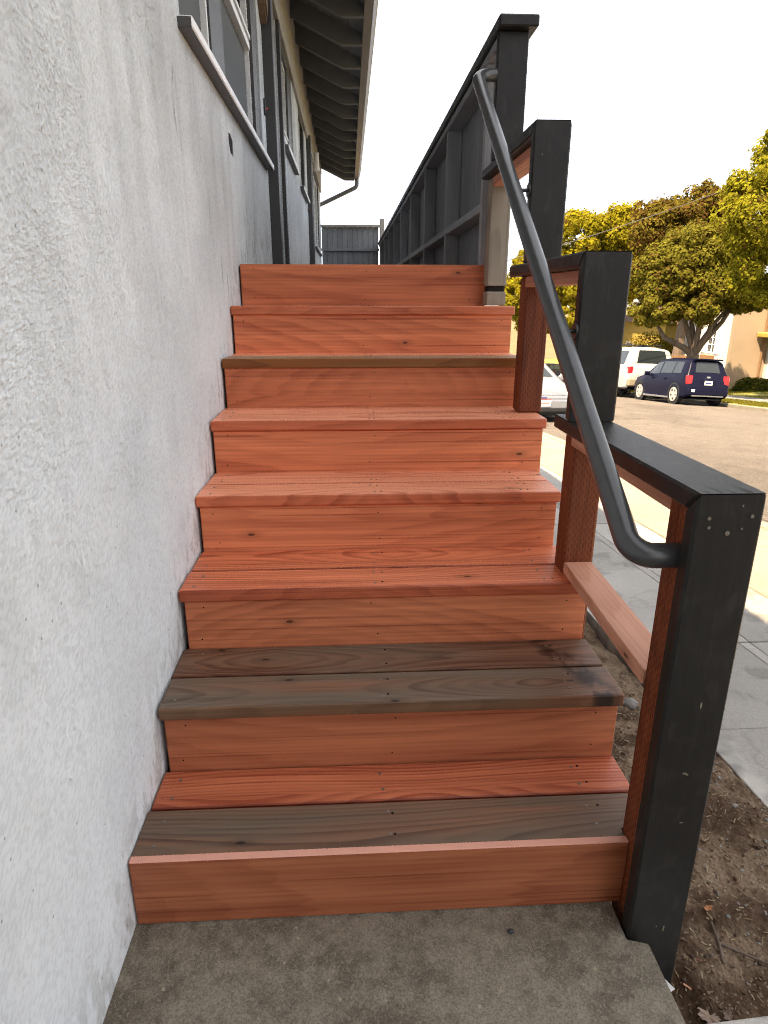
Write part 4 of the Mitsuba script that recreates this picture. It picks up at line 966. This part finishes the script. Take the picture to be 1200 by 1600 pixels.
obj("garage_door", join([bevbox((21.87, 29.4, z0 + .35 + .44 * q), (21.898, 31.3, z0 + .77 + .44 * q), .01) for q in range(5)]), "white_trim", th)
obj("awning", bevbox((21.2, 29.0, z0 + 2.9), (28.0, 31.55, z0 + 3.12), .03), "ochre", th)
oh = thing("ochre_house", "sunlit yellow house glimpsed behind the trunk of the street tree", "house")
z1 = gz(22, 44)
obj("wall", mesh_box((21.0, 41.0, z1 - .5), (29.0, 49.0, z1 + 4.0)), "ochre", oh)
rf = trimesh.convex.convex_hull(np.array([(20.6, 40.6, z1 + 4.0), (29.4, 40.6, z1 + 4.0), (29.4, 49.4, z1 + 4.0), (20.6, 49.4, z1 + 4.0), (25, 43, z1 + 5.8), (25, 47, z1 + 5.8)])); obj("roof", rf, "roof_tile", oh)
for yy in (42.5, 45.5):
    q = obj("window", frame(yy, yy + 1.2, z1 + 1.2, z1 + 2.6, 20.94, 20.998, .08), "white_trim", oh); obj("pane", mesh_box((20.97, yy + .07, z1 + 1.27), (20.99, yy + 1.13, z1 + 2.53)), "dark_glass", q)
pf = thing("picket_fence", "brown wooden side fence between the street tree and the cream wall", "fence")
for q in range(14):
    obj("picket", bevbox((18.3 + q * .125, 35.0, gz(19, 35)), (18.3 + q * .125 + .105, 35.03, gz(19, 35) + 1.75 + .03 * (q % 3)), .01), "fence_brown", pf)
obj("fence_rail", mesh_box((18.3, 35.031, gz(19, 35) + 1.3), (20.0, 35.08, gz(19, 35) + 1.38)), "fence_brown", pf)
up_ = thing("wooden_post", "thin brown wooden post standing behind the black car in the gap beside the third post", "post")
pc = (14.95, 43.0)
obj("pole", tube(np.array([(pc[0], pc[1], gz(*pc) - .5), (pc[0], pc[1], gz(*pc) + 2.2), (pc[0], pc[1], gz(*pc) + 3.9)]), np.array([.13, .12, .11]), 12), "pole_brown", up_, smooth=40)
pw = thing("power_line", "thin overhead service cable crossing in front of the street trees", "cable")
tt_ = np.linspace(0, 1, 40)[:, None]
pts = np.array([-3.0, 23.0, 0.2]) * (1 - tt_) + np.array([16.9, 24.7, 5.55]) * tt_; pts[:, 2] -= .55 * 4 * (tt_[:, 0] * (1 - tt_[:, 0])) - .55
obj("cable", tube(pts, .014, 6), "wire_grey", pw, smooth=40)

# ------------------------------------------------------------------ litter on the dirt
rg = np.random.default_rng(77)
def on_dirt(n, x0=1.17, x1=1.86, y0=-0.17, y1=1.55):
    x, y = rg.uniform(x0, x1, n), rg.uniform(y0, y1, n)
    return np.stack([x, y, dirt_z(x, y)], 1)
V, F, C = [], [], []
def add_mesh(m, c):
    F.append(m.faces + sum(len(v) for v in V)); V.append(np.array(m.vertices)); C.append(np.tile(c, (len(m.vertices), 1)))
pal = [(.30, .23, .14), (.22, .16, .10), (.12, .075, .045), (.07, .045, .03), (.36, .30, .20), (.20, .10, .06), (.26, .245, .22)]
for p in on_dirt(2600):
    l = abs(rg.normal(.007, .006)) + .003; th_ = rg.uniform(0, np.pi)
    b = trimesh.creation.box((l, rg.uniform(.0012, .0035), rg.uniform(.001, .002)))
    b.apply_transform(trimesh.transformations.euler_matrix(rg.normal(0, .3), rg.normal(0, .25), th_)); b.apply_translation(p + [0, 0, .002]); add_mesh(b, pal[rg.choice(6, p=[.27, .22, .2, .13, .1, .08])])
labels["wood_chips"] = {"label": "straw coloured wood chips and twigs scattered on the dirt", "kind": "stuff"}
scene["wood_chips"] = mikit.ply((np.vstack(V), np.vstack(F)), "vertex_matte", color=np.vstack(C))
V, F, C = [], [], []
for p in on_dirt(900):
    r = abs(rg.normal(.002, .0022)) + .0015
    b = trimesh.creation.icosphere(1, r); b.vertices *= rg.uniform(.6, 1.2, 3); b.vertices += rg.normal(0, r * .12, b.vertices.shape); b.apply_translation(p + [0, 0, r * .3]); add_mesh(b, np.array(pal[rg.choice([1, 2, 2, 3, 6])]) * rg.uniform(.7, 1.2))
labels["pebbles"] = {"label": "small pebbles and soil crumbs lying on the dirt", "kind": "stuff"}
scene["pebbles"] = mikit.ply((np.vstack(V), np.vstack(F)), "vertex_matte", color=np.vstack(C))
def dry_leaf(at, s, c, seed, ang, label, key):
    rg2 = np.random.default_rng(seed); n = 26; th_ = np.linspace(0, 2 * np.pi, n, endpoint=False)
    r = s * (.62 + .38 * np.abs(np.cos(2.5 * th_))) * rg2.uniform(.85, 1.1, n); x, y = r * np.cos(th_) * 1.3, r * np.sin(th_) * .8
    z = .25 * s * np.cos(th_ * 2) + .12 * s * rg2.normal(size=n)
    ca, sa = math.cos(ang), math.sin(ang)
    P = np.stack([x * ca - y * sa, x * sa + y * ca, z], 1); P = np.vstack([P, [[0, 0, -.05 * s]]]) + at
    f = [[k_, (k_ + 1) % n, n] for k_ in range(n)]
    P2 = np.vstack([P, P - [0, 0, .0006]]); f2 = f + [[a_ + n + 1, c_ + n + 1, b_ + n + 1] for a_, b_, c_ in f]
    k_ = thing(key, label, "leaf"); scene[k_] = mikit.ply((P2, np.array(f2)), "vertex_matte", color=np.tile(c, (len(P2), 1)))
dz_ = lambda x, y: float(dirt_z(np.array([x]), np.array([y]))[0])
dry_leaf((1.300, -.128, dz_(1.3, -.128) + .008), .022, (.36, .27, .21), 1, -.5, "large curled pale brown dead leaf in the lower right corner", "dead_leaf")
dry_leaf((1.335, -.140, dz_(1.335, -.14) + .006), .014, (.20, .14, .11), 2, 1.0, "smaller dull brown dead leaf beside the large curled one", "dead_leaf")
dry_leaf((1.425, .115, dz_(1.425, .115) + .006), .011, (.36, .16, .07), 3, .2, "small rusty orange leaf lying further up the dirt", "dead_leaf")
def chip(key, label, cat, at, l, w, h, ang, mat):
    b = bevbox((-l, -w, 0), (l, w, h), .001); b.apply_transform(trimesh.transformations.euler_matrix(0, .15, ang)); b.apply_translation(at); k_ = thing(key, label, cat); scene[k_] = mikit.ply(b, mat, uv=tagged(b))
chip("wood_chip", "orange redwood splinter lying beside the foot of the front post", "wood chip", (1.288, -.055, dz_(1.288, -.055) + .003), .010, .0025, .003, -.7, "raw_redwood_rail")
chip("paper_scrap", "small white paper scrap wedged against the slab edge", "paper scrap", (1.170, -.155, -.06), .008, .012, .0012, .5, "plate_white")
k_ = thing("twig", "forked grey brown twig on the dirt at the right edge", "twig")
tw = np.array([(1.395, -.02, 0), (1.41, .03, 0), (1.42, .085, 0)]); tw[:, 2] = [dz_(a_, b_) + .006 for a_, b_, _ in tw]
tw2 = np.array([tw[1], (1.45, .01, 0), (1.50, -.03, 0)]); tw2[1:, 2] = [dz_(a_, b_) + .008 for a_, b_, _ in tw2[1:]]
obj("stem", tube(subdiv(tw, .02), .0035, 8), "bark", k_); obj("fork", tube(subdiv(tw2, .02), .003, 8), "bark", k_)
def stone(label, at, r, seed, c=(.20, .185, .165)):
    rg2 = np.random.default_rng(seed); b = trimesh.creation.icosphere(3, 1.0); v = b.vertices * (1 + .5 * (meshkit.fbm(b.vertices * 1.6 + seed, 3) - .5))[:, None]; v = v * r + at
    k_ = thing("stone", label, "stone"); scene[k_] = mikit.ply((v, b.faces), "vertex_matte", smooth=True, color=np.tile(c, (len(v), 1)))
stone("grey angular stone at the edge of the pavement behind the second step", (1.69, 1.19, dz_(1.69, 1.19) + .01), (.035, .028, .02), 4)
stone("small dark pebble lying near the right rear of the concrete landing", (.845, -.062, .004), (.007, .006, .005), 5, (.05, .055, .06))
